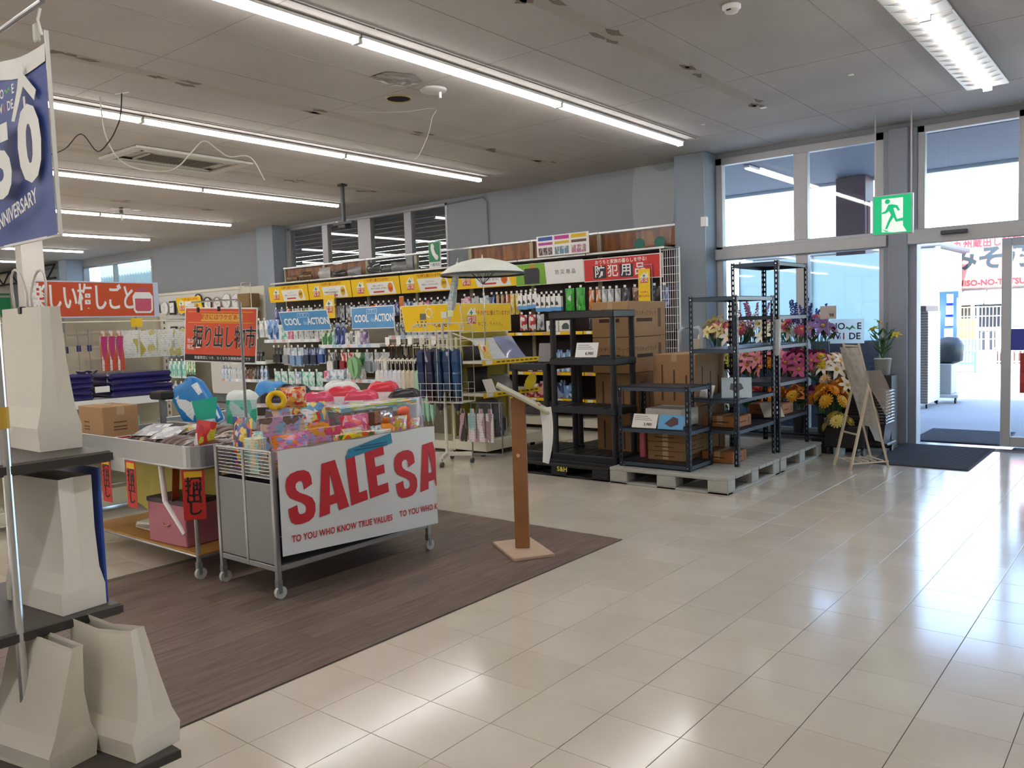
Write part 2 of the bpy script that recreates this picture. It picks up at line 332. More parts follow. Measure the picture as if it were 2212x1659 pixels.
def window(name,x0,x1,z0,z1,muls,fr,mat=GLASS,y=YW+.04,fw=.05,sill=True):
    t=ST(OB(name,None,None,(0,y,0)))
    for i,(a,b) in enumerate(((x0,x0+fw),(x1-fw,x1))): MB().cbox(a,-.05,z0,b,.05,z1,.005).build('jamb',fr,t)
    MB().cbox(x0,-.05,z1-fw,x1,.05,z1,.005).build('head_frame',fr,t); MB().cbox(x0,-.05,z0,x1,.05,z0+fw,.005).build('sill_frame',fr,t)
    xs=[x0+fw]
    for a,b in muls: MB().cbox(a,-.05,z0+fw,b,.05,z1-fw,.005).build('mullion',fr,t); xs+=[a,b]
    xs.append(x1-fw)
    for i in range(0,len(xs),2): MB().box(xs[i],-.003,z0+fw,xs[i+1],.003,z1-fw).build('pane',mat,t)
    return t
window('window_1',-13.33,-9.12,2.2,3.43,((-12.3,-12.14),(-11.3,-10.96),(-10.12,-9.95)),FRAME,DGLASS)
sh=ST(OB('window_2',None,None,(0,YW+.3,0)))
for k in range(18): MB().prism([(0,0),(.0,.075),(.02,.06),(.02,.015)],(-13.5,0,2.1+k*.08),(0,-1,0),(0,0,1),(4.6,0,0)).build('shutter_slat',MA('#4a3c31',.7,var=.15),sh)
window('window_3',-22.16,-18.58,2.1,3.3,((-20.5,-20.42),),FRAME)
ST(OB('window_4',None,None,(0,YW+.6,0)))
sd_=MB(); sd_.grid(lambda u,v:(-22.5+4.2*u,-.02 if int(round(u*116))%4 in (1,2) else .02,1.9+1.6*v),116,1); sd_.build('siding_sheet',TRL('#9fb0ad',.35),bpy.data.objects['window_4'])
window('window_5',-4.52,-2.54,2.25,3.42,((-3.54,-3.38),),FRB,fw=.085)
window('window_6',-2.2,-1.2,2.25,3.42,(),FRB,fw=.07); window('window_7',-1.2,1,2.25,3.42,((-.2,-.1),),FRB,fw=.07)
window('window_8',-4.52,-2.5,.02,2.25,((-3.52,-3.38),),FRB,fw=.09)
ST(MB().cbox(-2.54,YW-.03,0,-2.2,YW+.16,3.42,.006).cbox(-2.47,YW-.1,0,-2.28,YW-.02,3.42,.005).build('wall_door_post',MA('#9aa0ac',.55,.1,var=.05)))
ST(MB().cbox(-4.52,YW-.06,2.17,-2.5,YW-.005,2.3,.006).cbox(-2.3,YW-.09,2.17,1,YW-.005,2.33,.008).build('trim_1',FRB))
MB().cbox(-1.95,YW-.14,2.245,-1.7,YW-.09,2.285,.008).build('door_sensor',MA('#55565c',.4),bpy.data.objects['trim_1'])
d1=ST(OB('door_1',None,None,(-1.42,YW+.1,0)))   # open sliding leaf
for a in ((0,.02,.09,2.17),(.9,.02,.98,2.17)): MB().cbox(a[0],-.02,a[1],a[2],.02,a[3],.004).build('stile',FRB,d1)
MB().cbox(.09,-.02,.02,.9,.02,.12,.004).build('bottom_rail',FRB,d1); MB().cbox(.09,-.02,2.09,.9,.02,2.17,.004).build('top_rail',FRB,d1); MB().box(.09,-.003,.12,.9,.003,2.09).build('pane',GLASS,d1)
MB().box(.09,-.006,1.02,.62,-.004,1.24).build('door_sticker',MA('#3b46a8',.4),d1); MB().box(.17,-.006,.58,.6,-.004,.99).build('door_poster',PRT(('#b02a32','#b02a32','#c43a3f','#e6d6d0'),3),d1)
d2=ST(MB().cbox(-2.36,YW+.085,.02,-2.27,YW+.115,2.17,.004).build('door_2',FRB))
ST(MB().box(-2.3,YW-.02,-.003,-1.3,YW+.16,.002).build('trim_2',CHROME))
# far left: second hall behind the column
g=OB('wall_panel',None,None,(-26.78,0,0)); ST(g)
MB().box(0,-2,2.05,.03,9.6,2.72).build('green_band',MA('#2f9a63',.6),g); MB().box(0,-2,2.78,.02,9.6,2.84).build('green_stripe',MA('#3f8f66',.6),g)
TX('IA',.42,MA('#dfeee2',.6),g,(.035,9.0,2.42),(PI/2,0,PI/2),bold=.02)
tr=TG(OB('roof_truss',None,None,(-22.7,9.25,3.02)),'dark steel lattice truss above the far-left hall','truss')
MB().box(-4,-.03,0,0,.03,.05).build('chord',BLACK,tr); MB().box(-4,-.03,.35,0,.03,.4).build('chord',BLACK,tr)
for k in range(8): MB().bar((-4+k*.5,0,.03 if k%2 else .37),(-3.5+k*.5,0,.37 if k%2 else .03),.03).build('web',BLACK,tr)
# conduit on the wall, small switch by the windows
TG(MB().tube([(-9.11,9.7,3.4),(-8.35,9.7,3.42),(-8.27,9.7,3.34),(-8.26,9.7,2.66)],.012).build('wall_conduit',MA('#7f8892',.5)),'thin grey conduit bending down the blue-grey back wall','conduit')
sw=TH('alarm_box','small white box on a conduit left of the entrance windows','box',(-4.5,9.36,2.62)); MB().cbox(-.035,-.05,-.06,.035,.02,.06,.006).build('case',WHITE,sw); MB().cyl((0,0,.06),(0,0,.8),.008).build('conduit',FRAME,sw)
MB().tube([(0,0,-.06),(0,0,-.5),(0,.01,-1.6)],.008).build('conduit',FRAME,sw)
# ================================================================ PACKAGING HELPERS
def m_pouch(w,h,d,mat,nu=5,nv=6):
    b=MB()
    for s in (-1,1):
        def fn(u,v):
            k=(1-abs(2*u-1)**3)*max(0,math.sin(PI*min(1,max(0,(v-.04)/.88))))**.6
            return ((u-.5)*w*(1-.06*math.sin(PI*v)),s*d/2*k,v*h)
        b.grid(fn if s<0 else (lambda u,v:fn(1-u,v)),nu,nv)
    return b.mesh('pack',mat,True)
def m_card(w,h,d,mat,mat2=None):
    """hanging carton with a tab"""
    b=MB().cbox(-w/2,-d/2,0,w/2,d/2,h*.86,min(.004,d/3)); b.prism([(-w*.3,0),(w*.3,0),(w*.26,h*.14),(-w*.26,h*.14)],(0,d/2-.002,h*.86),(1,0,0),(0,0,1),(0,-.002,0)); return b.mesh('pack',mat)
def m_blister(w,h,d,mat,mat2):
    b=MB().box(-w/2,0,0,w/2,.0025,h); b.prism([(-w*.4,h*.08),(w*.4,h*.08),(w*.4,h*.5),(w*.3,h*.58),(-w*.3,h*.58),(-w*.4,h*.5)],(0,0,0),(1,0,0),(0,0,1),(0,-d,0),1); return b.mesh('pack',[mat,mat2])
def m_bottle(r,h,mat,cap):
    b=MB().lathe([(r*.92,0),(r,.01),(r,h*.68),(r*.55,h*.8),(r*.38,h*.82)],12); b.lathe([(r*.42,h*.82),(r*.42,h*.97),(r*.3,h)],12,m=1); return b.mesh('bottle',[mat,cap],True)
def m_roll(r,h,mat): return MB().lathe([(r*.9,0),(r,.006),(r,h-.006),(r*.9,h),(r*.3,h),(r*.3,h-.01)],12).mesh('pack',mat,True)
def m_carton(w,d,h,mat,tape):
    b=MB().cbox(-w/2,-d/2,0,w/2,d/2,h,.004); b.box(-w/2-.001,-.025,h-.06,w/2+.001,.025,h+.0012,1); return b.mesh('carton',[mat,tape])
CARD=MA('#a8845c',.75,var=.1,scale=5); TAPE=MA('#b99d78',.35,var=.05); STEEL=MA('#a7a9aa',.33,.85,var=.06)
# ================================================================ FOREGROUND: rack of paper bags
DK=MA('#4c4641',.5,var=.1)
t=TH('display_rack','dark-shelved display rack with chrome poles at the left edge','rack',(-2.62,1.2,0))
for z,x1 in ((1.095,0),(.6,0),(.213,.31)):
    s=MB().cbox(-.6,-1.6,z-.036,x1,0,z,.006).build('shelf',DK,t); MB().box(x1-.002,-1.6,z-.03,x1+.004,0,z-.006).build('edge_strip',MA('#3a3836',.4),s)
for y in (-.3,-1.5):
    for x in (-.008,-.58): MB().cyl((x,y,0),(x,y,2.35),.0135,n=14).build('pole',CHROME,t)
MB().cyl((-.008,-.3,1.2),(-.008,-.3,1.262),.016,n=14).build('yellow_tape',MA('#c9a53c',.5),t)
MB().box(-.02,0.002,1.03,.07,.004,1.075).build('card_holder',FILM('#f4f2ec',.7),t)
PAPER=MA('#e9e4d8',.7,var=.05,scale=4); PAPER2=MA('#ece8df',.7,var=.05,scale=3)
def paper_bag(label,loc,rz,w,d,h,top=.45,flare=.0,slump=0,handles=True,mat=PAPER):
    t=TH('paper_bag',label,'paper bag',loc,rz,'white paper bags on the dark rack')
    L=[(0,1,1),(.03,1.0,1),(.16,1,1+flare),(.3,.985,.8),(.6,.97,(top+.7)/2),(.97,.96,top),(1,.96,top)]
    b=MB(); n=8
    for k,(z,sw,sd) in enumerate(L):
        W,D=w*sw/2,d*sd/2; g=.0 if k<3 else .22*D*(z)
        sl=slump*z*z
        for (x,y) in ((-W,-D),(0,-D-.006*math.sin(3*z)),(W,-D),(W-g,0),(W,D),(0,D),(-W,D),(-W+g,0)): b.v.append((x+sl*.4,y+sl,z*h-(slump*.5*abs(x)/W*z if slump else 0)))
    for k in range(len(L)-1):
        for i in range(n): b.f.append((k*n+i,k*n+(i+1)%n,(k+1)*n+(i+1)%n,(k+1)*n+i)); b.mi.append(0)
    b.f.append(tuple(range(n))[::-1]); b.mi.append(0)
    b.build('bag_body',mat,t)
    if handles:
        for s in (-1,1):
            y=s*d*top/2*.8; pts=[(-.05+.012*s,y,h-.01)]+[(.055*math.cos(PI-PI*i/10)*1.08+.012*s,y+.01*s*math.sin(PI*i/10),h+.04+.085*math.sin(PI*i/10)) for i in range(11)]+[(.05+.012*s,y,h-.01)]
            MB().tube(pts,.0042,6).build('handle',MA('#f2efe6',.7),t,smooth=True)
        MB().cbox(-.012,-d*top/2-.006,h-.02,.012,d*top/2+.006,h+.004,.003).build('clip',BLACK,t)
    return t
paper_bag('upright white paper bag with twisted handles on the top dark shelf',(-2.955,1.118,1.096),0,.33,.13,.462,.45,.05)
paper_bag('white paper bag on the middle dark shelf under the handled bag',(-2.82,1.08,.601),R(6),.34,.14,.42,.75,.0,handles=False,mat=PAPER2)
paper_bag('slumped white paper bag at the outer end of the bottom dark shelf',(-2.49,1.12,.214),R(10),.31,.15,.37,.3,.1,-.03,handles=False)
paper_bag('white paper bag behind the chrome pole on the bottom dark shelf',(-2.61,.93,.214),R(12),.3,.14,.36,.25,.1,.03,handles=False)
TG(MB().cbox(-3.05,1.168,.602,-2.66,1.176,1.04,.002).build('plastic_sheet',MA('#2b4fb0',.35)),'blue plastic sheet standing behind the middle-shelf paper bag','plastic sheet')
# anniversary banner
b=MB()
def cl(u,v): return (-.6+u*.6,-.006*math.sin(u*9)*(1-v)-.008*math.sin(7*u+2*v),-.535+v*.535+(.02*math.sin(u*5.5)-.02)*v**6)
b.grid(cl,12,10); bn=TG(b.build('hanging_banner',MA('#2b4796',.55,var=.1,scale=3),None,(-2.352,.98,2.27),smooth=True),'blue hanging banner with large white 50 at the upper left','banner')
BW=MA('#eceee9',.5,var=.03)
b=MB(); b.grid(lambda u,v:(lambda p:(p[0],p[1]-.003,p[2]+.001))(cl(u,(.885+.025*math.sin(u*6)) + v*(.115-.025*math.sin(u*6)))),12,3); b.build('white_band',BW,bn,smooth=True)
MB().box(-.604,-.004,-.54,.002,.004,-.533).box(-.002,-.006,-.535,.004,.004,0).build('hem',BW,bn)
TX('0',.265,BW,bn,(-.11,-.02,-.29),bold=.05,sx=1.1); TX('5',.265,BW,bn,(-.312,-.02,-.31),bold=.05,sx=1.1)
TX('ANNIVERSARY',.056,BW,bn,(-.232,-.024,-.452),(PI/2,R(-10),0),bold=.018,sx=.86)
TX('HO',.036,BW,bn,(-.292,-.018,-.115),bold=.02); MB().prism([(0,0),(.012,.014),(.024,.004),(.036,.014),(.048,0),(.036,.006),(.024,-.002),(.012,.006)],(-.262,-.018,-.118),(1,0,0),(0,0,1),(0,-.001,0)).build('roof_mark',MA('#49b06a',.5),bn)
TX('E',.036,BW,bn,(-.20,-.018,-.115),bold=.02); TX('W',.036,BW,bn,(-.3,-.018,-.155),bold=.02); TX('I',.036,MA('#e0483e',.5),bn,(-.268,-.018,-.155),bold=.02); TX('DE',.036,BW,bn,(-.225,-.018,-.155),bold=.02)
b=MB(); b.prism([(-.132,-.07),(-.116,-.062),(-.12,-.09),(-.045,-.148),(-.062,-.172),(-.128,-.122),(-.138,-.135),(-.2,-.205),(-.222,-.2),(-.165,-.118),(-.152,-.085)],(0,-.018,0),(1,0,0),(0,0,1),(0,-.001,0)); b.prism(rect(-.132,-.178,-.12,-.15),(0,-.018,0),(1,0,0),(0,0,1),(0,-.001,0)).build('house_hammer_symbol',BW,bn)
rd=TH('banner_rod','grey metal rod carrying the blue banner','rod',(-2.35,.98,2.335)); MB().cyl((-.75,.03,.03),(.06,-.03,-.012),.007).build('rod',GREYM,rd)
MB().tube([(-.03,0,0),(-.035,-.006,-.03),(-.03,0,-.07)],.004).build('hook',WHITE,rd); MB().cbox(-.062,-.012,-.085,-.038,.0,-.035,.004).build('clip',FILM('#e8eae2',.6),rd)
# ================================================================ ALUMINIUM TRAY CART
def caster(parent,x,y,r=.035):
    c=MB().bar((x,y,r*2+.035),(x,y,r*1.9),.03,.03).box(x-.017,y-.006,r*.9,x-.012,y+.012,r*2+.01).box(x+.012,y-.006,r*.9,x+.017,y+.012,r*2+.01).build('caster',GREYM,parent)
    MB().cyl((x-.011,y+.008,r),(x+.011,y+.008,r),r,n=14).build('wheel',MA('#b9bab6',.45),c)
def tray_cart(label,x0,x1,y0,y1,zt,low,th=.125):
    t=TH('tray_cart',label,'cart',(x0,y0,0)); w,d=x1-x0,y1-y0; r=.09
    ring=[]
    for cx,cy,a in ((w-r,r,-90),(w-r,d-r,0),(r,d-r,90),(r,r,180)):
        for k in range(6): A=R(a+k*18); ring.append((cx+r*math.cos(A),cy+r*math.sin(A)))
    n=len(ring); b=MB(); sc=[(0,zt-th,0),(0,zt,0),(.006,zt+.004,0),(.012,zt,0),(.012,zt-th+.02,0)]
    for off,z,_ in sc:
        for (x,y) in ring:
            dx,dy=x-w/2,y-d/2; b.v.append((x-math.copysign(off,dx),y-math.copysign(off,dy),z))
    for k in range(len(sc)-1):
        for i in range(n): b.f.append((k*n+i,k*n+(i+1)%n,(k+1)*n+(i+1)%n,(k+1)*n+i)); b.mi.append(0)
    b.build('tray_rim',MA('#b5b9bb',.3,.75,var=.05),t,smooth=False)
    MB().prism([(x*.985+.007*w,y*.97+.015*d) for x,y in ring],(0,0,zt-th),(1,0,0),(0,1,0),(0,0,.02)).build('tray_floor',STEEL,t)
    MB().tube([(x,y,zt-th-.004) for x,y in ring],.008,6,closed=True).build('lower_rail',STEEL,t)
    for x,y in ((.07,.05),(w-.07,.05),(.07,d-.05),(w-.07,d-.05)):
        MB().cyl((x,y,.09),(x,y,zt-th),.0135,n=12).build('leg',STEEL,t); caster(t,x,y)
    s=MB().cbox(.05,.04,low-.012,w-.05,d-.04,low,.003).build('lower_shelf',MA('#a97b3c',.55,var=.15),t); MB().tube([(.06,.05,low-.02),(w-.06,.05,low-.02),(w-.06,d-.05,low-.02),(.06,d-.05,low-.02)],.01,6,closed=True).build('shelf_frame',STEEL,s)
    return t
tray_cart('silver aluminium tray cart with rounded corners left of the sale cart',-5.95,-4.42,2.47,3.17,.8,.155)
tray_cart('silver tray cart behind the sale cart, loaded with bagged packs',-6.45,-4.42,3.3,4.42,.78,.2,.1)
random.seed(11)
c=TG(OB('carton',m_carton(.36,.24,.29,CARD,TAPE),None,(-5.74,2.62,.697)),'brown cardboard carton with price card in the silver tray cart','carton')
MB().box(-.04,-.1225,.01,.07,-.121,.085).build('price_card',WHITE,c)
MB().box(.1812,-.07,.01,.1825,.06,.085).build('price_card',WHITE,c); MB().box(.183,-.065,.07,.1835,.055,.08).build('price_card_print',RED,c); TX('3,280',.03,INK,c,(.1832,.01,.03),(PI/2,0,PI/2),bold=.02)
for z in (.13,.15,.18): MB().box(.1815,-.05,z,.1822,.04,z+.006).build('carton_print',MA('#5b452c',.8),c); MB().box(-.1,-.1215,z,-.02,-.1205,z+.008).build('carton_print',MA('#5b452c',.8),c)
CH=MA('#3b2620',.55,var=.3,scale=20)
k=0
for r in range(3):
    for i in range(11):
        x=-5.36+i*.083+random.uniform(-.01,.01); y=2.56+r*.17
        o=OB('snack_bag',bpy.data.meshes.get('snackmesh%d'%(i%3)) or None,None,(0,0,0)) if False else None
        if k<3:
            me=m_pouch(.15,.2,.05,[PRT(('#3a231d','#4a2d24','#5a3a2c'),2),PRT(('#3a231d','#b9a48c','#2c1b17'),5),PRT(('#c9c4bd','#3a231d','#8f8a86'),8)][k]); me.name='snackmesh%d'%k
        o=OB('snack_bag',bpy.data.meshes['snackmesh%d'%(min(k,2) if k<3 else random.choice((0,0,1,2)))],None,(x,y,.752+.01*r+random.uniform(0,.015)),(R(-80+random.uniform(-6,6)),0,R(random.uniform(-25,25))))
        mi_=int(o.data.name[-1]); TG(o,'%s flat snack bag in the %s row of the silver tray cart'%(('dark brown','brown and beige','silver-grey')[mi_],('front','middle','back')[r]),'snack bag','flat snack bags in the silver tray cart'); k+=1
for i,(x,y,rz) in enumerate(((-5.3,2.62,20),(-5.12,2.75,-15),(-5.0,2.6,35))):
    o=OB('foil_bag',m_pouch(.17,.22,.05,PRT(('#c9ccd0','#b5b8bc','#d8b24a' if i==1 else '#e6e6e6','#9a9ca0'),i+20)),None,(x,y,.8),(R(-76),0,R(rz)))
    TG(o,['crumpled clear foil bag nearest the carton in the tray cart','silver foil bag with gold print in the tray cart','pale foil bag in the middle of the tray cart'][i],'bag')
o=OB('red_pack',m_pouch(.12,.2,.035,PRT(('#c8222a','#d9342f','#c9c43a','#eeeeee'),9)),None,(-4.52,2.6,.74),(R(-10),R(14),R(70))); TG(o,'red and white pack leaning in the right corner of the tray cart','pack')
o=TH('black_gadget','small black gadget on a grey neck beside the carton','gadget',(-5.62,2.95,.7)); MB().cyl((0,0,0),(0,0,.3),.022).build('neck',GREYM,o); MB().cbox(-.09,-.05,.3,.09,.05,.36,.012).build('head',BLACK,o); MB().cbox(-.05,-.03,.0,.06,.04,.1,.01).build('base',BLACK,o)
o=TG(OB('turquoise_card',MB().prism([(-.13,.03),(-.09,-.11),(.09,-.09),(.12,.07)],(0,0,0),(1,0,0),(0,0,1),(0,.004,0)).mesh('card',MA('#2fc3a6',.5)),None,(-5.52,3.22,.93),(0,0,R(15))),'turquoise card standing behind the silver tray cart','card')
# hanging red strips
STRIP=MA('#c9302a',.45,var=.06)
def red_strip(label,loc,rz=0,tilt=0,w=.125,h=.3):
    s=TG(OB('hanging_strip',MB().cbox(-w/2,-.001,-h,w/2,.001,0,.0005).mesh('strip',STRIP),None,loc,(0,tilt,rz)),label,'sign'); 
    MB().box(-w*.4,-.0025,-.05,w*.4,-.0015,-.012).build('yellow_print',MA('#e9b92c',.5),s)
    for i,ch in enumerate('掘出し'): TX(ch,.088,INK,s,(0,-.0025,-.095-.072*i),bold=.02,sx=1.1)
    return s
for i,(x,l) in enumerate(((-5.86,'leftmost red and black hanging strip, partly behind the dark shelf corner'),(-5.48,'second red and black hanging strip from the left on the tray cart'),(-5.14,'third red and black hanging strip from the left on the tray cart'))): red_strip(l,(x,2.462,.668))
red_strip('red strip twisted sideways beside the white umbrella-like tube',(-4.83,2.6,.66),R(-50),R(-12),.11,.24)
red_strip('rightmost red and black hanging strip next to the sale cart panel',(-4.462,2.5,.668),R(55))
cl2=MB(); cl2.grid(lambda u,v:(-5.86+u*1.36,2.78+.025*math.sin(u*14)+.02*math.sin(v*5+u*3),.66-v*(.36+.07*math.sin(u*5))),16,5)
TG(cl2.build('yellow_cloth',MA('#c9bf62',.6,var=.12,scale=5),smooth=True),'pale yellow cloth draped under the silver tray cart','cloth')
bx=TG(OB('storage_box',MB().cbox(-.2,-.13,0,.2,.13,.26,.006).mesh('box',MA('#b5707c',.55,var=.06)),None,(-4.87,2.66,.156),(0,0,R(4))),'dusty pink storage box with dark lid on the tray cart lower shelf','box')
MB().cbox(-.205,-.135,.255,.205,.135,.285,.005).build('lid',MA('#3e3236',.5),bx); MB().tube([(-.04,-.132,.13),(-.02,-.14,.12),(.02,-.14,.12),(.04,-.132,.13)],.005).build('cord_handle',MA('#c08a6a',.6),bx)
TG(MB().cyl((-4.84,2.52,.43),(-4.68,2.55,.04+.4-.2),.016).cyl((-4.86,2.515,.66),(-4.84,2.52,.43),.017,n=10).build('white_tube',WHITE),'white tube leaning in front of the pink storage box','tube')
for i in range(3): TG(OB('flat_pack',MB().cbox(-.2,-.09,0,.2,.09,.022,.008).mesh('fp',MA(('#cfcabd','#bdb3a2','#d8d6d0')[i],.4)),None,(-5.28+.04*i,2.72,.156+.023*i),(0,0,R(8*i))),['bottom flat pack of the pile on the tray cart lower shelf','middle flat pack of the pile on the tray cart lower shelf','top flat pack of the pile on the tray cart lower shelf'][i],'pack','flat packs on the lower shelf')
# ================================================================ SALE CART
t=TH('sale_cart','silver wheeled sale cart with grey side panels and wire rim','cart',(-4.33,2.56,0)); w,d,h=.57,1.18,.81
for x,y in ((.015,.015),(w-.015,.015),(.015,d-.015),(w-.015,d-.015)):
    l=MB().cbox(x-.014,y-.014,.085,x+.014,y+.014,h,.003).build('leg',STEEL,t); caster(t,x,y)
for x in (.015,w-.015): MB().cbox(x-.01,.03,.15,x+.01,d-.03,.18,.002).build('bottom_rail',STEEL,t)
for y in (.015,d-.015): MB().cbox(.03,y-.01,.15,w-.03,y+.01,.18,.002).build('bottom_rail',STEEL,t)
MB().box(.03,.03,.165,w-.03,d-.03,.175).build('bottom_shelf',STEEL,t); MB().box(.02,.02,.655,w-.02,d-.02,.665).build('tray_floor',STEEL,t)
PAN=MA('#8f9190',.5,.3,var=.05)
for (x0,x1) in ((.03,w/2-.012),(w/2+.012,w-.03)):
    MB().cbox(x0,.006,.185,x1,.014,.632,.003).build('side_panel',PAN,t)
    for k in range(8): MB().bar((x0,.01,.66+k*.0195),(x1,.01,.66+k*.0195),.004).build('rim_wire',CHROME,t)
MB().cbox(w/2-.012,.004,.15,w/2+.012,.018,h,.002).build('centre_post',STEEL,t)
for y in (.01,d-.01): MB().bar((.0,y,h),(w,y,h),.012,.01).build('top_rail',CHROME,t)
for x in (.01,w-.01):
    MB().bar((x,0,h),(x,d,h),.012,.01).build('top_rail',CHROME,t)
    for k in range(8): MB().bar((x,.03,.66+k*.0195),(x,d-.03,.66+k*.0195),.004).build('rim_wire',CHROME,t)
MB().cbox(.02,d-.014,.185,w-.02,d-.006,.632,.003).build('side_panel',PAN,t); MB().cbox(.006,.03,.185,.014,d-.03,.632,.003).build('side_panel',PAN,t)
bnr=MB(); bnr.grid(lambda u,v:(.002+.0015*math.sin(u*17)*math.sin(v*3),u*1.2,-v*(.575+.067*u)+.004*math.sin(u*23)*(1-v)),24,8)
sb=TG(bnr.build('sale_banner',MA('#e4e6e6',.55,var=.025,scale=3),None,(-3.742,2.585,.812),smooth=True),'white paper banner printed SALE in red on the sale cart','banner')
# printed letters are cut where the sheet ends
SR=MA('#c9202f',.45,var=.04)
def clipx(o,lim):
    me=o.data.copy(); o.data=me; bm=bmesh.new(); bm.from_mesh(me); M4=Matrix.LocRotScale(o.location,o.rotation_euler,o.scale)
    inv=M4.inverted(); pl=inv@Vector((0,lim,0)); nrm=(M4.to_3x3().transposed()@Vector((0,1,0))).normalized()
    bmesh.ops.bisect_plane(bm,geom=bm.verts[:]+bm.edges[:]+bm.faces[:],plane_co=pl,plane_no=nrm,clear_outer=True); bm.to_mesh(me); bm.free()
RS=(PI/2,0,PI/2)
def rotx(a): return (Matrix.Rotation(a,3,'X')@Euler(RS).to_matrix()).to_euler()
LET={'S':[(.98,.68),(.66,.62),(.66,.74),(.62,.8),(.5,.81),(.4,.78),(.37,.72),(.4,.65),(.52,.58),(.75,.5),(.92,.42),(1.0,.3),(.98,.15),(.88,.05),(.7,0),(.4,0),(.2,.03),(.07,.1),(.02,.2),(.02,.36),(.35,.38),(.35,.26),(.38,.2),(.48,.18),(.6,.19),(.65,.25),(.63,.33),(.52,.4),(.3,.48),(.12,.56),(.04,.66),(.03,.8),(.1,.92),(.25,.99),(.5,1.01),(.75,.99),(.92,.92),(.98,.82)],
'L':[(0,0),(1,0),(1,.2),(.53,.2),(.53,1),(0,1)],'E':[(0,0),(1,0),(1,.2),(.45,.2),(.45,.42),(.9,.42),(.9,.6),(.45,.6),(.45,.8),(.97,.8),(.97,1),(0,1)],
'A':[(0,0),(.34,0),(.37,.16),(.63,.16),(.6,.34),(.4,.34),(.5,.8),(.6,.34),(.63,.16),(.66,0),(1,0),(.72,1),(.28,1)]}
def sale(y0,lim=None):
    for ch,a,w_ in (('S',0,.182),('A',.2,.215),('L',.432,.128),('E',.578,.152)):
        c,s_=math.cos(R(5.5)),math.sin(R(5.5)); b=MB()
        parts=[LET[ch]] if ch!='A' else [[(0,0),(.34,0),(.5,.8),(.5,1),(.28,1)],[(.66,0),(1,0),(.72,1),(.5,1),(.5,.8)],[(.37,.16),(.63,.16),(.6,.34),(.4,.34)]]
        for P in parts:
            Q=[(a+u*w_,v*.295) for u,v in P]; b.prism([(y*c-z*s_,y*s_+z*c) for y,z in Q],(0,0,0),(0,1,0),(0,0,1),(.0008,0,0))
        o=b.build('lettering',SR,sb,(.0056,y0,-.428))
        if lim: clipx(o,lim)
sale(.055); sale(.85,1.196)
TX('TO YOU WHO KNOW TRUE VALUES',.052,SR,sb,(.0056,.062,-.51),rotx(R(-2.2)),al='LEFT',bold=.022,sx=.82,yc=False,sp=1.05)
a=TX('TO YOU WHO KNOW TRUE VALUES',.052,SR,sb,(.0056,.86,-.532),rotx(R(-2.2)),al='LEFT',bold=.022,sx=.82,yc=False,sp=1.05); clipx(a,1.196)
MB().prism([(.455,-.11),(.48,-.055),(.815,.0),(.825,-.062)],(.0066,0,0),(0,1,0),(0,0,1),(.001,0,0)).build('blue_tape_label',MA('#2f8fb5',.4,var=.1),sb)
for k in range(2): MB().box(.0077,.52+k*.05,-.07+.015*k,.0082,.78,-.062+.015*k).build('label_print',MA('#1f5a80',.6),sb)
# goods in the sale cart
TO=[]
def toy(label,me,x,y,z,rx=0,ry=0,rz=90,name='toy_pack'): TG(OB(name,me,None,(x,y,z),(R(rx),R(ry),R(rz))),label,'toy pack'); 
Z=.667
toy('rainbow and blue bag at the corner of the sale cart',m_pouch(.2,.3,.06,PRT(('#2b3f96','#2c6a5a','#e0c23a','#d3542f','#c9cfe6'),1,6.5,.25)),-4.2,2.66,Z,rz=0,rx=-4)
toy('mint green box standing behind the wire rim of the sale cart',m_card(.11,.23,.07,PRT(('#a9d6c9','#bfe3d6','#e8d9b0','#9cc9e0'),4,6.5,.25)),-4.01,2.63,Z,rz=10)
toy('pink tea-set pack behind the left end of the SALE print',m_pouch(.24,.22,.07,PRT(('#e59ac0','#dd6fa5','#8f9bd0','#ef8a3c','#f3c3d8'),2,6.5,.25)),-3.83,2.74,Z,rx=-6,rz=84)
toy('lilac doll pack behind the pink tea-set pack',m_card(.28,.34,.05,PRT(('#a9b6dd','#c79fc4','#8fb6d6','#e2c4b4','#7d6a60'),7,6.5,.25)),-4.06,2.86,Z,rx=-8,rz=82)
toy('yellow ring rattle on top of the doll packs',MB().tube([(.045*math.cos(a*PI/8),0,.045*math.sin(a*PI/8)) for a in range(16)],.017,8,closed=True).mesh('ring',MA('#f0c712',.35),True),-4.12,2.86,1.05,rz=60,name='toy_ring')
toy('orange and red toy in clear film beside the yellow ring',m_pouch(.16,.13,.07,PRT(('#ef9a5a','#d8432f','#f2d8c4','#f0b43a'),9,6.5,.25)),-4.14,3.0,.99,rz=75)
toy('sky-blue pack with red tomato picture in the sale cart middle',m_pouch(.24,.33,.05,PRT(('#6aa4da','#f3e07a','#d8493f','#eef2f4','#2fb0c0'),13,6.5,.25)),-4.12,3.1,.69,rx=-14,rz=70)
toy('orange-edged lilac box near the middle of the sale cart',m_card(.24,.25,.06,PRT(('#b9a9d8','#d89ac4','#e7a23a','#e0507a'),15,6.5,.25)),-3.9,3.03,Z,rx=-8,rz=84)
toy('white box with vegetable pictures just above the SALE banner',m_card(.27,.2,.06,PRT(('#ecebe4','#e8611f','#3f7a35','#f2d516','#f0efe9'),17,6.5,.25)),-3.8,3.17,Z,rz=88)
toy('pale blue and pink doll bag toward the back of the sale cart',m_pouch(.3,.32,.06,PRT(('#a9d2e0','#d87fa0','#eab7c8','#b9787a'),19,6.5,.25)),-4.13,3.3,Z,rx=-10,rz=86)
toy('hot pink bag with red bow in the sale cart',m_pouch(.2,.26,.09,PRT(('#d95a8c','#e8323c','#f2b3c6','#d04a86'),21,6.5,.25)),-3.93,3.3,Z,rx=-6,rz=80)
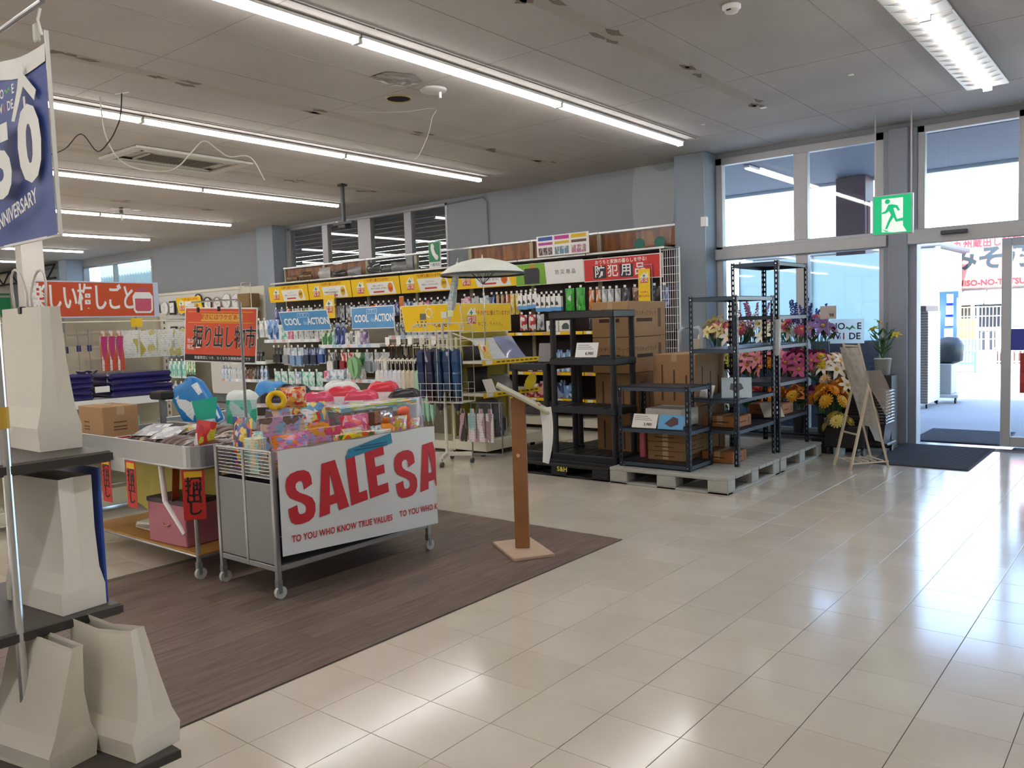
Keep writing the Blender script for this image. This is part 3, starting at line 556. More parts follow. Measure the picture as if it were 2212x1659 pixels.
toy('grey and white box with animal picture at the banner edge',m_card(.16,.19,.06,PRT(('#c9d2d6','#8ea3b0','#eef0ee','#e9d9d0'),23,6.5,.25)),-3.81,3.37,Z,rz=90)
o=OB('toy_jar',m_bottle(.055,.2,MA('#e08a1a',.25,var=.15),MA('#c46a12',.4)),None,(-3.85,3.47,Z+.03)); TG(o,'small orange jar above the blue label on the banner','toy jar')
toy('brown carton behind the orange jar in the sale cart',m_card(.19,.3,.07,PRT(('#b3897a','#9a6f60','#6a4a40','#c9a492'),25,6.5,.25)),-3.98,3.43,Z,rx=-5,rz=84)
toy('pink pack with rainbow picture right of the orange jar',m_pouch(.13,.23,.05,PRT(('#d98aa0','#eef0ee','#d0b53a','#c46ab0'),27,6.5,.25)),-3.83,3.56,Z,rz=84)
nb=MB()
for k in range(5): nb.lathe([(.03,0),(.042,.02),(.044,.035),(.03,.05)],10,(.012*k,0,.045*k))
toy('coral net sack bulging over the sale cart banner',nb.mesh('net',MA('#ea6a4c',.7,var=.25,scale=60,bump=.6),True),-3.86,3.66,Z+.04,ry=-20,rz=80,name='net_sack')
toy('crumpled silver bag behind the coral net sack',m_pouch(.16,.24,.1,MA('#c6cbd2',.15,.8,var=.2,scale=20,bump=.8)),-4.0,3.6,Z+.06,rx=-8,rz=80)
toy('yellow and pink pack right of the coral net sack',m_pouch(.14,.2,.06,PRT(('#e6c05a','#e88ab5','#d7dbe0','#e2a33a'),31,6.5,.25)),-3.85,3.69,Z,rz=86)
wb=TG(OB('window_box',MB().cbox(-.3,-.09,0,.3,.09,.27,.004).mesh('wb',FILM('#dfe8ea',.22)),None,(-4.08,3.62-.06,Z+.02),(0,0,R(86))),'large clear box with green and blue header in the sale cart','toy box')
MB().cbox(-.302,-.092,.25,.302,.092,.285,.003).build('header',PRT(('#b9d44a','#6fb5e0','#e9eee8','#e0823a'),35,6.5,.25),wb)
for i,(x,c) in enumerate(((-.18,'#8a3a2c'),(-.05,'#e06a1f'),(.1,'#c34a6a'),(.2,'#c9622a'))): MB().lathe([(.03,.0),(.045,.06),(.04,.16),(.02,.2)],8,(x,0,.01)).build('toy_piece',MA(c,.5,var=.3,scale=20),wb,smooth=True)
random.seed(5)
for i in range(9): toy('small bright toy pack low in the sale cart, seen through its rim',m_card(.12,.16,.05,PRT(random.sample(['#d98a5a','#d0493a','#6a9ad0','#5ab08a','#e0c04a','#c77ab0','#e6e6e6'],4),40+i,6)),-4.27+.24*(i%2),2.75+.11*i,Z,rz=random.uniform(-20,20)); COL.objects[-1]['group']='small toy packs low in the sale cart'
# bagged packs on the cart behind
def m_sack(w,h,d,mats,seed=0):
    random.seed(seed); b=MB(); n=20; L=[(0,.93),(.04,1),(.45,1.03),(.8,1),(.83,.99),(.9,.95),(.97,.8),(1.02,.5),(1.03,.12)]
    ph=random.uniform(0,6)
    for k,(z,s_) in enumerate(L):
        for i in range(n):
            a=2*PI*i/n; c,q=math.cos(a),math.sin(a); x=w/2*s_*math.copysign(abs(c)**.45,c); y=d/2*s_*math.copysign(abs(q)**.55,q)
            b.v.append((x,y,z*h+(.009*math.sin(a*3+ph)+.007*math.sin(a*5+ph))*(k>4)*(1-.5*(k>7))))
    for k in range(len(L)-1):
        for i in range(n): b.f.append((k*n+i,k*n+(i+1)%n,(k+1)*n+(i+1)%n,(k+1)*n+i)); b.mi.append(0 if k<4 else 1)
    b.f.append(tuple(range(n))[::-1]); b.mi.append(0); b.f.append(tuple(range((len(L)-1)*n,len(L)*n))); b.mi.append(1)
    return b.mesh('sack',mats,True)
def bagpack(label,x,y,w,h,d,cols,rz,film,tilt=0,topcol=None):
    sd=int(abs(x*91+y*37))%50
    t=TG(OB('bagged_pack',m_sack(w,h,d,[PRT(cols,sd,4,.3,.15),MA(topcol or cols[0],.3,var=.15)],sd),None,(x,y,.705),(R(tilt),0,R(rz))),label,'bagged pack')
    if film: MB().box(-w*.4,-d*.53-.003,h*.55,w*.2,-d*.53+.004,h*.74).build('dark_label',MA('#3c3d2c',.5),t); MB().cbox(-w*.28,-d*.2,h*1.01,w*.05,d*.12,h*1.035,.004).build('white_label',WHITE,t)
    return t
bagpack('bright blue pack leaning left behind the tray cart',-5.95,3.5,.3,.42,.14,('#1a7ec8','#1a86d0','#e6eef2','#cfe0e8'),20,0,0).rotation_euler[1]=R(-32)
bagpack('bright blue pack lying highest behind the green pack',-5.85,3.95,.3,.34,.14,('#1a86d0','#2a93dc','#e6eef2'),15,0,-20,'#2a8fd8')
bagpack('green and white diaper pack behind the tray cart',-5.38,3.45,.25,.31,.13,('#3fc0a0','#7ed3c0','#cfe6e6','#b9d3e6'),30,0,0,'#e3efec')
bagpack('black-topped white pack left of the sign pole',-4.98,3.45,.25,.3,.16,('#e8e2e2','#f0eded','#e6cdd2'),32,1,0,'#26242a')
bagpack('pink-topped white pack with dark label, left one',-4.72,3.62,.22,.3,.16,('#f0e9ea','#eab6c6','#f4f0f0'),32,1,0,'#d8446c')
bagpack('pink-topped white pack with dark label, right one',-4.52,3.85,.24,.3,.17,('#f0e9ea','#ebc3cf','#f4f0f0'),34,1,0,'#dc3a62')
bagpack('red-topped white pack behind the pink-topped packs, left one',-4.85,3.95,.24,.31,.17,('#f0e9ea','#e78fa5'),30,0,0,'#d8304a')
bagpack('red-topped white pack behind the pink-topped packs, right one',-4.68,4.2,.24,.33,.17,('#f0e9ea','#f4e6e8'),30,0,0,'#d8263e')
bagpack('black-topped lilac pack at the right end of the rear cart',-4.5,4.25,.24,.28,.17,('#d9dde8','#c79ac4','#e3e6ee'),32,0,0,'#1e1c22')
bagpack('black and white pack behind the sign pole',-5.25,3.8,.26,.33,.17,('#e6e4e2','#efeeec'),30,0,0,'#2a282c')
bagpack('grey-white pack with barcode lying at the back of the rear cart',-5.1,4.15,.28,.33,.16,('#e9ebe8','#d5dad8','#1f7a6a'),25,0,0,'#e4e8e6')
# orange sign on a pole
t=TH('sign_stand','orange and red bargain sign clipped on a grey pole over the carts','sign',(-4.41,2.84,.78),R(18))
MB().cyl((0,0,-.2),(0,0,.86),.009).build('pole',GREYM,t); MB().tube([(0,0,.86),(-.02,-.004,.875),(-.2,-.005,.875),(-.36,-.005,.872)],.006).build('arm',CHROME,t)
s=MB().cbox(-.365,.012,.51,.125,.015,.812,.001).build('sign_board',WHITE,t,(-.113,0,-.092),(R(-4),R(2.5),0)); s.scale=(1.14,1,1.14); SO=MA('#dc4a1c',.45,var=.04)
flat(rect(-.358,.545,.118,.805),'red_print',SO,s,(0,.0115,0)); flat(rect(-.358,.517,.118,.552),'black_band',INK,s,(0,.0112,0)); flat(rect(-.25,.735,.03,.778),'yellow_panel',MA('#e8b53a',.5),s,(0,.0098,0),th=.0006)
for z in (.727,.786): flat(rect(-.34,z,.1,z+.003),'yellow_line',MA('#f0c02c',.5),s,(0,.0098,0),th=.0006)
TX('安さにはワケがある!',.033,MA('#d8401c',.5),s,(-.11,.0085,.757),bold=.02,sx=.98)
TX('掘り出し物市',.13,WHITE,s,(-.095,.0092,.642),bold=.03,sx=.56,shear=.1,sp=.95); TX('掘り出し物市',.13,INK,s,(-.095,.0082,.642),bold=.012,sx=.56,shear=.1,sp=.95)
TX('当店',.03,WHITE,s,(-.318,.009,.625),sx=.9); TX('限定',.03,WHITE,s,(-.318,.009,.59),sx=.9); TX('数量限定につき、なくなり次第販売終了です',.019,WHITE,s,(-.1,.009,.534))
for x in (-.33,-.17): MB().cbox(x-.008,.006,.81,x+.008,.02,.84,.002).build('clip',BLACK,t)
# ================================================================ LECTERN SIGN
t=TH('lectern_stand','wooden lectern stand with tilted board and square base on brown floor','stand',(-3.24,4.04,0),R(30))
WOOD=MA('#97673f',.5,var=.22,scale=7); PLY=MA('#c3aa92',.5,var=.08)
MB().cbox(-.217,-.135,.0,.217,.135,.022,.004).build('base_plate',PLY,t,rot=(0,0,R(-62)))
MB().cbox(-.046,-.016,.022,.046,.016,.985,.003).build('post',WOOD,t)
MB().prism(disc(.012,9),(-.008,-.0165,.62),(1,0,0),(0,0,1),(0,-.001,0)).build('worn_mark',MA('#d9c7b0',.6),t)
b=MB().cbox(-.185,-.15,-.008,.185,.15,.008,.003).build('sign_board',MA('#b9b59c',.45,var=.06),t,(.03,0,.985),(0,R(29),R(9)))
MB().cbox(.1,-.06,.008,.12,.06,.02,.003).build('clip_bar',PLY,b)
p=MB(); p.grid(lambda u,v:(.02*math.sin(v*3.2)-.05*v*v*(u-.3),-.05+.1*u,-v*.34-.03*u*v),6,8); p.build('hanging_sheet',MA('#e9e3da',.6,var=.04),t,(.175,-.02,.925),(0,0,R(-40)),smooth=True)
# ================================================================ PALLETS
def pallet(label,x0,y0,x1,y1,h,mat,mark=None):
    t=TH('pallet',label,'pallet',(x0,y0,0)); w,d=x1-x0,y1-y0
    for k in range(7):
        a=k*(d+.02)/7; MB().cbox(0,a,h-.03,w,a+d/7-.008,h,.004).build('deck_board',mat,t)
    for x in (0,w/2-.09,w-.18):
        for y in (0,d/2-.07,d-.15): MB().cbox(x,y,.022,x+.18,y+.15,h-.03,.006).build('block',mat,t)
        MB().cbox(x,0,0,x+.18,d,.022,.004).build('skid',mat,t)
    for y in (0,d-.1): MB().cbox(.0,y,.0,w,y+.1,.02,.003).build('skid',mat,t)
    if mark: TX(mark,.062,MA('#d3d23a',.6),t,(.6,-.004,.075),bold=.02,sp=1.1)
    return t
PG=MA('#a8a8a2',.6,var=.1,scale=12); PB=MA('#17171b',.5,var=.15)
pallet('light grey plastic pallet nearest the camera under the steel rack',-3.95,6.21,-2.82,7.33,.145,PG)
pallet('light grey plastic pallet behind the front one, nearest the door',-3.95,7.36,-2.82,8.48,.145,PG)
pallet('black plastic pallet stencilled S&H under the black resin racks',-5.08,6.22,-3.97,7.33,.125,PB,'S&H')
pallet('black plastic pallet behind the stencilled one',-5.08,7.36,-3.97,8.46,.125,PB)
# ================================================================ BLACK RESIN RACKS
RES=MA('#202227',.42,var=.12)
def resin_rack(label,x0,y0,x1,y1,zs,z0):
    t=TH('resin_rack',label,'rack',(x0,y0,z0)); w,d=x1-x0,y1-y0
    for i,z in enumerate(zs):
        s=MB().cbox(-.03,-.03,z-.068,w+.03,d+.03,z,.008).build('shelf',RES,t)
        for k in range(1,6): MB().box(-.02+k*(w+.04)/6,-.02,z,-.012+k*(w+.04)/6,d+.02,z+.004).build('rib',RES,s)
    lv=[0]+list(zs)
    for i in range(len(zs)):
        a=lv[i]; b=zs[i]-.068
        if b-a<.03: continue
        for x in (0,w):
            for y in (0,d): MB().cyl((x,y,a),(x,y,b),.03,.03,n=10).build('leg',RES,t)
    return t
resin_rack('tall black resin rack with four shelves on the black pallet',-4.72,6.46,-4.04,6.8,(.06,.52,.985,1.43),.126)
resin_rack('low black resin rack left of the tall one',-5.21,6.46,-4.82,7.04,(.06,.5,.935),.126)
def card(label,loc,w,h,tilt,rz,mat,txt=None,cat='price card',th=.003):
    o=TG(OB('price_card',MB().cbox(-w/2,-th/2,0,w/2,th/2,h,.001).mesh('card',mat),None,loc,(R(tilt),0,R(rz))),label,cat)
    if txt:
        TX(txt,h*.28,INK,o,(w*.14,-th/2-.001,h*.25),bold=.025)
        for k in range(3): MB().box(-w*.42,-th/2-.0008,h*(.55+.13*k),w*(.3-.1*k),-th/2-.0002,h*(.58+.13*k)).build('small_print',MA('#77777a',.6),o)
    return o
card('white price card reading 6,980 on the tall black rack',(-4.37,6.5,1.117),.24,.145,-18,4,WHITE,'6,980')
card('grey sign back on top of the low black rack',(-4.93,6.6,1.067),.15,.19,-12,12,MA('#8e8886',.5))
card('small grey card behind the tall rack front leg',(-4.56,6.7,1.117),.09,.11,-10,20,MA('#8f8880',.5))
# ================================================================ CARTONS
def bigbox(label,x0,y0,x1,y1,z0,z1,txt=None,vert=False,group=None,tone='#b08a60'):
    w,d,h=x1-x0,y1-y0,z1-z0
    o=TG(OB('carton',MB().cbox(0,0,0,w,d,h,.005).mesh('carton',MA(tone,.75,var=.1,scale=4)),None,(x0,y0,z0)),label,'carton',group)
    MB().box(w/2-.028,-.0006,h-.07,w/2+.028,d+.0006,h+.0008).build('tape',TAPE,o)
    for a in (0,1):
        if vert:
            for k in range(3):
                if a==0: MB().box(w*(.2+.28*k),-.001,h*.1,w*(.2+.28*k)+.018,0,h*(.8-.1*k)).build('print_bar',MA('#5a4330',.8),o)
                else: MB().box(w,d*(.2+.28*k),h*.1,w+.001,d*(.2+.28*k)+.018,h*(.75-.1*k)).build('print_bar',MA('#5a4330',.8),o)
        else:
            if a==0: MB().box(w*.2,-.001,h*.42,w*.75,0,h*.52).build('print_bar',MA('#4a3826',.8),o)
            else: MB().box(w,d*.2,h*.42,w+.001,d*.62,h*.52).build('print_bar',MA('#4a3826',.8),o)
            if txt: TX(txt,.052,MA('#4a3826',.8),o,(w*.48,-.002,h*.65)) if a==0 else TX(txt,.052,MA('#4a3826',.8),o,(w+.002,d*.42,h*.65),(PI/2,0,PI/2))
            MB().box(w+.0001,d*.78,h*.25,w+.0009,d*.86,h*.8).build('print_bar',MA('#7a6044',.8),o) if a else None
    return o
bigbox('topmost brown carton of the tall stack behind the tall black rack',-4.62,7.0,-4.19,7.75,1.29,1.645,'プラスチックラック')
bigbox('second brown carton from the top of the tall stack behind the black rack',-4.62,7.0,-4.19,7.75,.93,1.286,'プラスチックラック')
bigbox('third brown carton from the top of the tall stack behind the black rack',-4.61,7.02,-4.19,7.75,.53,.926,None,True,tone='#9c7850')
bigbox('bottom brown carton of the tall stack behind the black rack',-4.6,7.02,-4.19,7.75,.127,.526,None,True,tone='#9c7850')
bigbox('upper brown carton with vertical print behind the small black shelf',-3.93,7.0,-3.48,7.62,.63,1.12,None,True,tone='#a9835a')
bigbox('lower brown carton with vertical print behind the small black shelf',-3.93,7.0,-3.48,7.62,.146,.626,None,True,tone='#a07b54')
for i in range(3): bigbox('%s flat brown carton under the small black shelf'%('bottom','middle','top')[i],-3.72,6.5,-3.36,6.9,.19+.085*i,.19+.085*i+.083,None,False,'flat cartons under the small black shelf','#8e6a42')
TG(MB().cbox(-3.72,6.47,.5,-3.36,6.8,.66,.006).build('grey_box',MA('#c9c6bf',.55,var=.06)),'light grey flat box on the small black shelf','box')
TG(OB('red_grip',MB().cbox(-.03,-.02,0,.03,.02,.24,.01).mesh('g',MA('#c05a6a',.5)),None,(-3.8,6.56,.19)),'pink packaging strip beside the flat cartons','packaging strip')
# ================================================================ SLOTTED STEEL RACKS
SLOT=MA('#232d3a',.42,.35,var=.1)
def slot_post(h,sx,sy,w=.038,th=.003,pitch=.05):
    b=MB(); 
    for ax in (0,1):
        def bb(u0,u1,z0,z1):
            if ax==0: b.box(min(0,0) if sx>0 else -th,min(sy*u0,sy*u1),z0,th if sx>0 else 0,max(sy*u0,sy*u1),z1)
            else: b.box(min(sx*u0,sx*u1),0 if sy>0 else -th,z0,max(sx*u0,sx*u1),th if sy>0 else 0,z1)
        bb(0,.013,0,h); bb(w-.013,w,0,h); z=0
        while z<h-.02: bb(.013,w-.013,z,min(h,z+.024)); z+=pitch
    return b.mesh('leg',SLOT)
def steel_rack(label,x0,y0,x1,y1,z0,h,zs,mat=None):
    mat=mat or SLOT; t=TH('steel_rack',label,'rack',(x0,y0,z0)); w,d=x1-x0,y1-y0
    for x,sx in ((0,1),(w,-1)):
        for y,sy in ((0,1),(d,-1)): OB('leg',slot_post(h,sx,sy),t,(x,y,0))
    for z in zs:
        s=MB().box(.003,.003,z-.004,w-.003,d-.003,z).build('shelf',mat,t)
        for a in ((.003,.003,w-.003,.006),(.003,d-.006,w-.003,d-.003),(.003,.003,.006,d-.003),(w-.006,.003,w-.003,d-.003)): MB().box(a[0],a[1],z-.036,a[2],a[3],z).build('shelf_lip',MA('#3f4d5c',.42,.35,var=.08),s)
        for x in (.02,w-.02):
            for y in (-.004,d+.004): MB().cyl((x,y-.003,z-.02),(x,y+.003,z-.02),.007,n=8).build('bolt',CHROME,t)
    return t
steel_rack('shorter dark steel rack with slotted posts on the front grey pallet',-3.4,6.72,-2.95,7.58,.146,1.5,(.32,.59,1.03,1.49))
steel_rack('taller dark steel rack with slotted posts nearest the entrance',-3.4,7.62,-2.93,8.42,.146,1.83,(.33,.67,1.03,1.31,1.82))
steel_rack('small low black steel shelf in front of the cartons',-3.9,6.3,-3.2,6.74,.146,.73,(.05,.35,.72),MA('#22252b',.45,.3,var=.1))
card('white red-printed price card on the small black shelf',(-3.66,6.33,.5),.24,.13,-25,3,MA('#e9e4de',.5),'3,980')
o=card('blue picture card on the small black shelf',(-3.4,6.33,.5),.24,.13,-25,3,MA('#5aa3d6',.4),None,'picture card'); flat([(-.06,.05),(0,.02),(.07,.05),(.06,.1),(.01,.115)],'picture',MA('#4a2a30',.5),o,(0,-.002,0))
o=card('pale blue picture card leaning on the shorter steel rack shelf',(-3.02,6.86,.74),.26,.2,-30,24,MA('#b9ccd6',.3),None,'picture card'); flat([(-.06,.08),(.0,.06),(.06,.09),(.04,.14),(-.05,.14)],'picture',MA('#5a5a62',.5),o,(0,-.002,0))
card('small white card left of the pale blue picture card',(-3.28,6.78,.74),.14,.12,-25,-10,WHITE)
card('curled cream card on the lowest shelf of the taller rack',(-3.0,7.68,.48),.2,.2,-50,40,MA('#ded4c2',.5))
sl=MB(); sl.grid(lambda u,v:(-.035+.07*u*(1-.3*v*v),-.012*math.sin(PI*u)+.01*math.sin(v*6),-.34*v),6,8)
TG(sl.build('plastic_sleeve',FILM('#f2f6f8',.55,.05),None,(-2.93,7.6,1.42),(0,0,R(35)),smooth=True),'clear plastic sleeve hanging from the taller steel rack','plastic sleeve')
for i,(x,y,z,w) in enumerate(((-3.18,7.0,.47,.34),(-3.2,6.98,.15,.3),(-3.16,8.0,.48,.34))): bigbox(('brown carton on the second shelf of the shorter steel rack','brown carton under the shorter steel rack','brown carton on the second shelf of the taller rack')[i],x-w/2,y-.15,x+w/2,y+.15,z,z+.1,None,False,tone='#a3693c')
# ================================================================ ISLAND SHELVING (summer goods) facing the carts
BACKP=MA('#7d7664',.6,var=.08); BR=MA('#6c6452',.55,var=.1); SHW=MA('#dcdad0',.42,var=.04); RAIL=MA('#dfe6ee',.35,var=.04)
def unit(label,x0,x1,y0,yb,shelves,h,back=BACKP,base=.14,post=CREAM,rails=None,name='shelf_unit',group=None):
    """shelving unit facing -Y: front edge at y0, back panel at yb"""
    t=TH(name,label,'shelf unit',(x0,yb,0),0,group); w=x1-x0; d=yb-y0
    MB().cbox(.03,0,base,w-.03,.03,h,.003).build('back_panel',back,t)
    for x in (.0,w-.03): MB().cbox(x+.001,-.04,0,x+.029,.03,h+.02,.003).build('upright',post,t)
    MB().cbox(.002,-d,.04,w-.002,-.005,base,.005).build('base_shelf',CREAM,t)
    for i,(z,dd) in enumerate(shelves):
        s=MB().cbox(.004,-dd,z-.035,w-.004,-.005,z,.003).build('shelf',SHW,t)
        MB().cbox(.006,-dd-.006,z-.042,w-.006,-dd,z+.004,.002).build('price_rail',(rails or RAIL),s)
        for k in range(int(w/.17)):
            a=.05+k*.17+random.uniform(0,.05); MB().box(a,-dd-.008,z-.036,a+random.uniform(.05,.09),-dd-.0062,z).build('price_tag',random.choice((WHITE,WHITE,MA('#e3b0a4',.5),MA('#a9c9e6',.5))),s)
    return t
random.seed(21)
YF=6.8
uB={}
uB['a']=unit('cream shelf unit behind the orange sign, leftmost of the island',-11.24,-10.02,YF,7.25,((.78,.42),(1.04,.42)),1.5)
uB['b']=unit('cream shelf unit under the half-hidden blue header',-10.02,-8.78,YF,7.25,((.7,.4),(1.345,.44)),1.5)
uB['c']=unit('cream shelf unit under the blue COOL de ACTION header',-8.78,-7.6,YF,7.25,((.82,.42),(1.265,.44)),1.5)
uB['d']=unit('cream shelf unit carrying hanging umbrellas beside the wire rack',-7.6,-6.42,YF,7.25,((1.36,.3),),1.5)
TAGM=MB().box(-.018,-.001,-.016,.018,0,.016).mesh('price_tag',WHITE); 
HK={}
def hook(parent,x,z,y0,ln,tag=True):
    k=round(ln,2)
    if k not in HK: HK[k]=MB().tube([(0,0,0),(0,-ln*.9,0),(0,-ln,.02)],.0035,5).mesh('hook',CHROME)
    OB('hook',HK[k],parent,(x,y0,z))
    if tag: OB('price_tag',TAGM,parent,(x,y0-ln-.004,z+.03))
PAL=dict(blue=('#5f8fd0','#86aede','#e4ecf4','#2c4f94'),ice=('#cfe0ee','#a9c6e2','#eef3f6','#7fa3cc'),teal=('#8fd0c4','#5fb8a8','#dff0ec','#cfe6e0'),white=('#eeeeea','#d9dde0','#c9d2da','#8f98a2'),grey=('#bdc1c4','#c9cccd','#6f757a','#e3e4e2'),pink=('#e3a3b8','#f0d3dc','#d0688c','#f4eef0'),green=('#5aa86a','#a9d08a','#e6eedd','#2f7a44'),orange=('#e6893a','#f0d9b8','#d0522c','#f2efe6'),dark=('#2a2c32','#4a4d55','#8a8d94','#1c1d22'),red=('#c8323a','#e8b3ac','#f0e9e4','#8f1f2c'),yellow=('#e9c83a','#f4e6a0','#c98f1f','#f4f0e0'),brown=('#8a5f45','#c9a585','#5a3d2e','#e6d8c6'),mauve=('#a08ab5','#cfc2dc','#6f5c8a','#efeaf2'),navy=('#2c3a6a','#4a5fa0','#a9b4d8','#1d2748'))
PM={}
def pack(kind,col,w,h,d):
    k=(kind,col,w,h,d)
    if k not in PM:
        m=PRT(PAL[col],len(PM)*3+1,3.3)
        PM[k]={'pouch':lambda:m_pouch(w,h,d,m),'card':lambda:m_card(w,h,d,m),'blister':lambda:m_blister(w,h,d,m,MA(PAL[col][3],.3)),'roll':lambda:m_roll(w/2,h,m),'bottle':lambda:m_bottle(w/2,h,m,MA(PAL[col][2],.4))}[kind]()
    return PM[k]
KN=dict(pouch='pouch',card='boxed pack',blister='blister pack',roll='rolled pack',bottle='bottle')
CN=dict(ice='pale blue',teal='teal',white='white',grey='grey',dark='black',blue='blue',pink='pink',green='green',orange='orange',red='red',yellow='yellow',brown='brown',mauve='mauve',navy='navy')
def row(parent,x0,y,z,items,where,hang=None,yb=None,rz=0,gap=.012):
    """items: (kind,col,w,h,d,count). hang = hook height above pack top"""
    x=x0; i=0
    for kind,col,w,h,d,n in items:
        for c in range(n):
            xx=x+w/2; zz=z-h if hang is not None else z
            dy=random.uniform(-.012,.012)
            lab='%s %s, %s from left %s'%(CN[col],KN[kind],ORD[i],where)
            o=OB({'pouch':'pouch_pack','card':'boxed_pack','blister':'blister_pack','roll':'rolled_pack','bottle':'bottle'}[kind],pack(kind,col,w,h,d),None,(xx,y+dy,zz),(0,0,R(random.uniform(-4,4)) if hang is None else 0))
            TG(o,lab,'bottle' if kind=='bottle' else 'pack',where.strip())
            if hang is not None and parent: hook(parent,xx-parent.location.x,zz+h*.97-parent.location.z,0,parent.location.y-y+.03)
            x+=w+gap; i+=1
# unit a
row(uB['a'],-11.2,6.86,.78,[('bottle','ice',.07,.2,.07,3),('card','white',.08,.17,.06,4),('bottle','brown',.06,.18,.06,3),('card','dark',.07,.19,.06,2),('bottle','blue',.07,.2,.07,2)],'on the lower shelf behind the orange sign')
row(uB['a'],-11.2,6.86,1.04,[('card','ice',.09,.18,.06,2),('pouch','teal',.11,.2,.06,3),('card','blue',.08,.19,.06,2),('card','dark',.05,.16,.05,5)],'on the upper shelf behind the orange sign')
row(uB['a'],-11.18,6.92,1.62,[('pouch','blue',.13,.26,.05,3),('pouch','ice',.14,.26,.05,3),('pouch','white',.12,.24,.05,2)],'hanging behind the orange sign',hang=1)
# unit b
row(uB['b'],-9.98,6.84,1.345,[('pouch','blue',.14,.28,.06,2),('card','teal',.2,.24,.05,1),('card','pink',.13,.2,.07,1),('card','white',.1,.2,.07,3),('card','grey',.1,.2,.07,1),('card','white',.08,.18,.06,2)],'on top under the half-hidden blue header')
row(uB['b'],-9.93,6.9,1.23,[('blister','dark',.1,.22,.04,2),('blister','white',.16,.24,.04,1),('blister','ice',.13,.26,.04,2),('blister','navy',.15,.24,.04,2),('blister','blue',.14,.22,.04,1)],'on upper hooks under the half-hidden blue header',hang=1)
row(uB['b'],-9.96,6.9,.9,[('pouch','teal',.15,.19,.06,3),('pouch','ice',.14,.19,.06,1),('pouch','teal',.14,.2,.06,3)],'on lower hooks under the half-hidden blue header',hang=1)
# unit c
row(uB['c'],-8.74,6.84,1.265,[('bottle','green',.08,.2,.08,2),('bottle','teal',.08,.22,.08,1),('bottle','navy',.09,.28,.09,2),('card','white',.1,.17,.07,1),('bottle','grey',.07,.15,.07,1),('card','white',.1,.2,.08,1),('card','mauve',.1,.18,.06,1)],'on the top shelf under COOL de ACTION')
row(uB['c'],-8.74,6.9,1.16,[('blister','grey',.15,.27,.04,1),('blister','dark',.1,.24,.04,1),('blister','red',.12,.26,.04,2),('pouch','green',.2,.28,.07,1),('blister','white',.15,.26,.04,2),('blister','grey',.13,.26,.04,1)],'on the hooks under COOL de ACTION',hang=1)
row(uB['c'],-8.7,6.86,.145,[('card','white',.14,.24,.1,2),('card','blue',.15,.25,.1,2),('card','yellow',.16,.25,.1,2),('card','grey',.15,.22,.1,1)],'on the base shelf under COOL de ACTION')
row(uB['c'],-8.72,6.84,.82,[('card','pink',.11,.12,.07,1),('card','ice',.14,.14,.07,2),('bottle','white',.06,.19,.06,3),('card','white',.12,.16,.07,1)],'on the middle shelf under COOL de ACTION')
lf=TG(OB('leaf_fan',MB().prism([(.1*math.sin(2*PI*i/14)*(1-.25*math.cos(2*PI*i/14)),.14-.14*math.cos(2*PI*i/14)) for i in range(14)],(0,0,0),(1,0,0),(0,0,1),(0,-.05,0)).mesh('leaf',MA('#86b985',.5,var=.2,scale=12)),None,(-8.02,6.79,.84),(0,R(-12),0)),'pale green leaf-shaped fan standing on the middle shelf','fan'); MB().prism([(0,.02),(.012,.12),(0,.24),(-.012,.12)],(0,-.052,0),(1,0,0),(0,0,1),(0,-.002,0)).build('leaf_vein',MA('#4f7d58',.6),lf)
# headers
def header(label,x,y,z,w,h,mat,tilt,rz=0,name='header_sign'):
    o=TG(OB(name,MB().cbox(-w/2,-.003,0,w/2,.003,h,.001).mesh('board',mat),None,(x,y,z),(R(tilt),0,R(rz))),label,'sign')
    for xx in (-w*.3,w*.3): MB().bar((xx,.006,.02),(xx,.52,-.02),.012).bar((xx,.006,0),(xx,.006,h*.8),.012,.006).build('bracket',GREYM,o)
    return o
SKYB=MA('#4f97d2',.4,var=.12,scale=8)
for (lab,x,y,tl,rz) in (('light blue COOL de ACTION header facing the carts',-7.62,6.72,0,-8),('light blue header half hidden by boxes, tilted forward',-8.86,6.68,14,4)):
    s=header(lab,x,y,1.455,.93,.27,WHITE,tl,rz); flat(rect(-.455,.01,.455,.26),'blue_print',SKYB,s,(0,-.003,0))
    TX('COOL',.125,WHITE,s,(-.24,-.006,.125),bold=.028,sx=.9); TX('de',.075,MA('#a9d6f2',.5),s,(.005,-.006,.11),bold=.01); TX('ACTION',.125,WHITE,s,(.255,-.006,.125),bold=.028,sx=.84)
    TX('イオン',.055,MA('#d8ecf8',.5),s,(-.0,-.006,.212)); MB().tube([(-.1+.0,0,.185),(.1,0,.185),(.115,0,.212),(.1,0,.24),(-.1,0,.24),(-.115,0,.212)],.003,5,closed=True).build('logo_outline',MA('#d8ecf8',.5),s,(0,-.006,0))
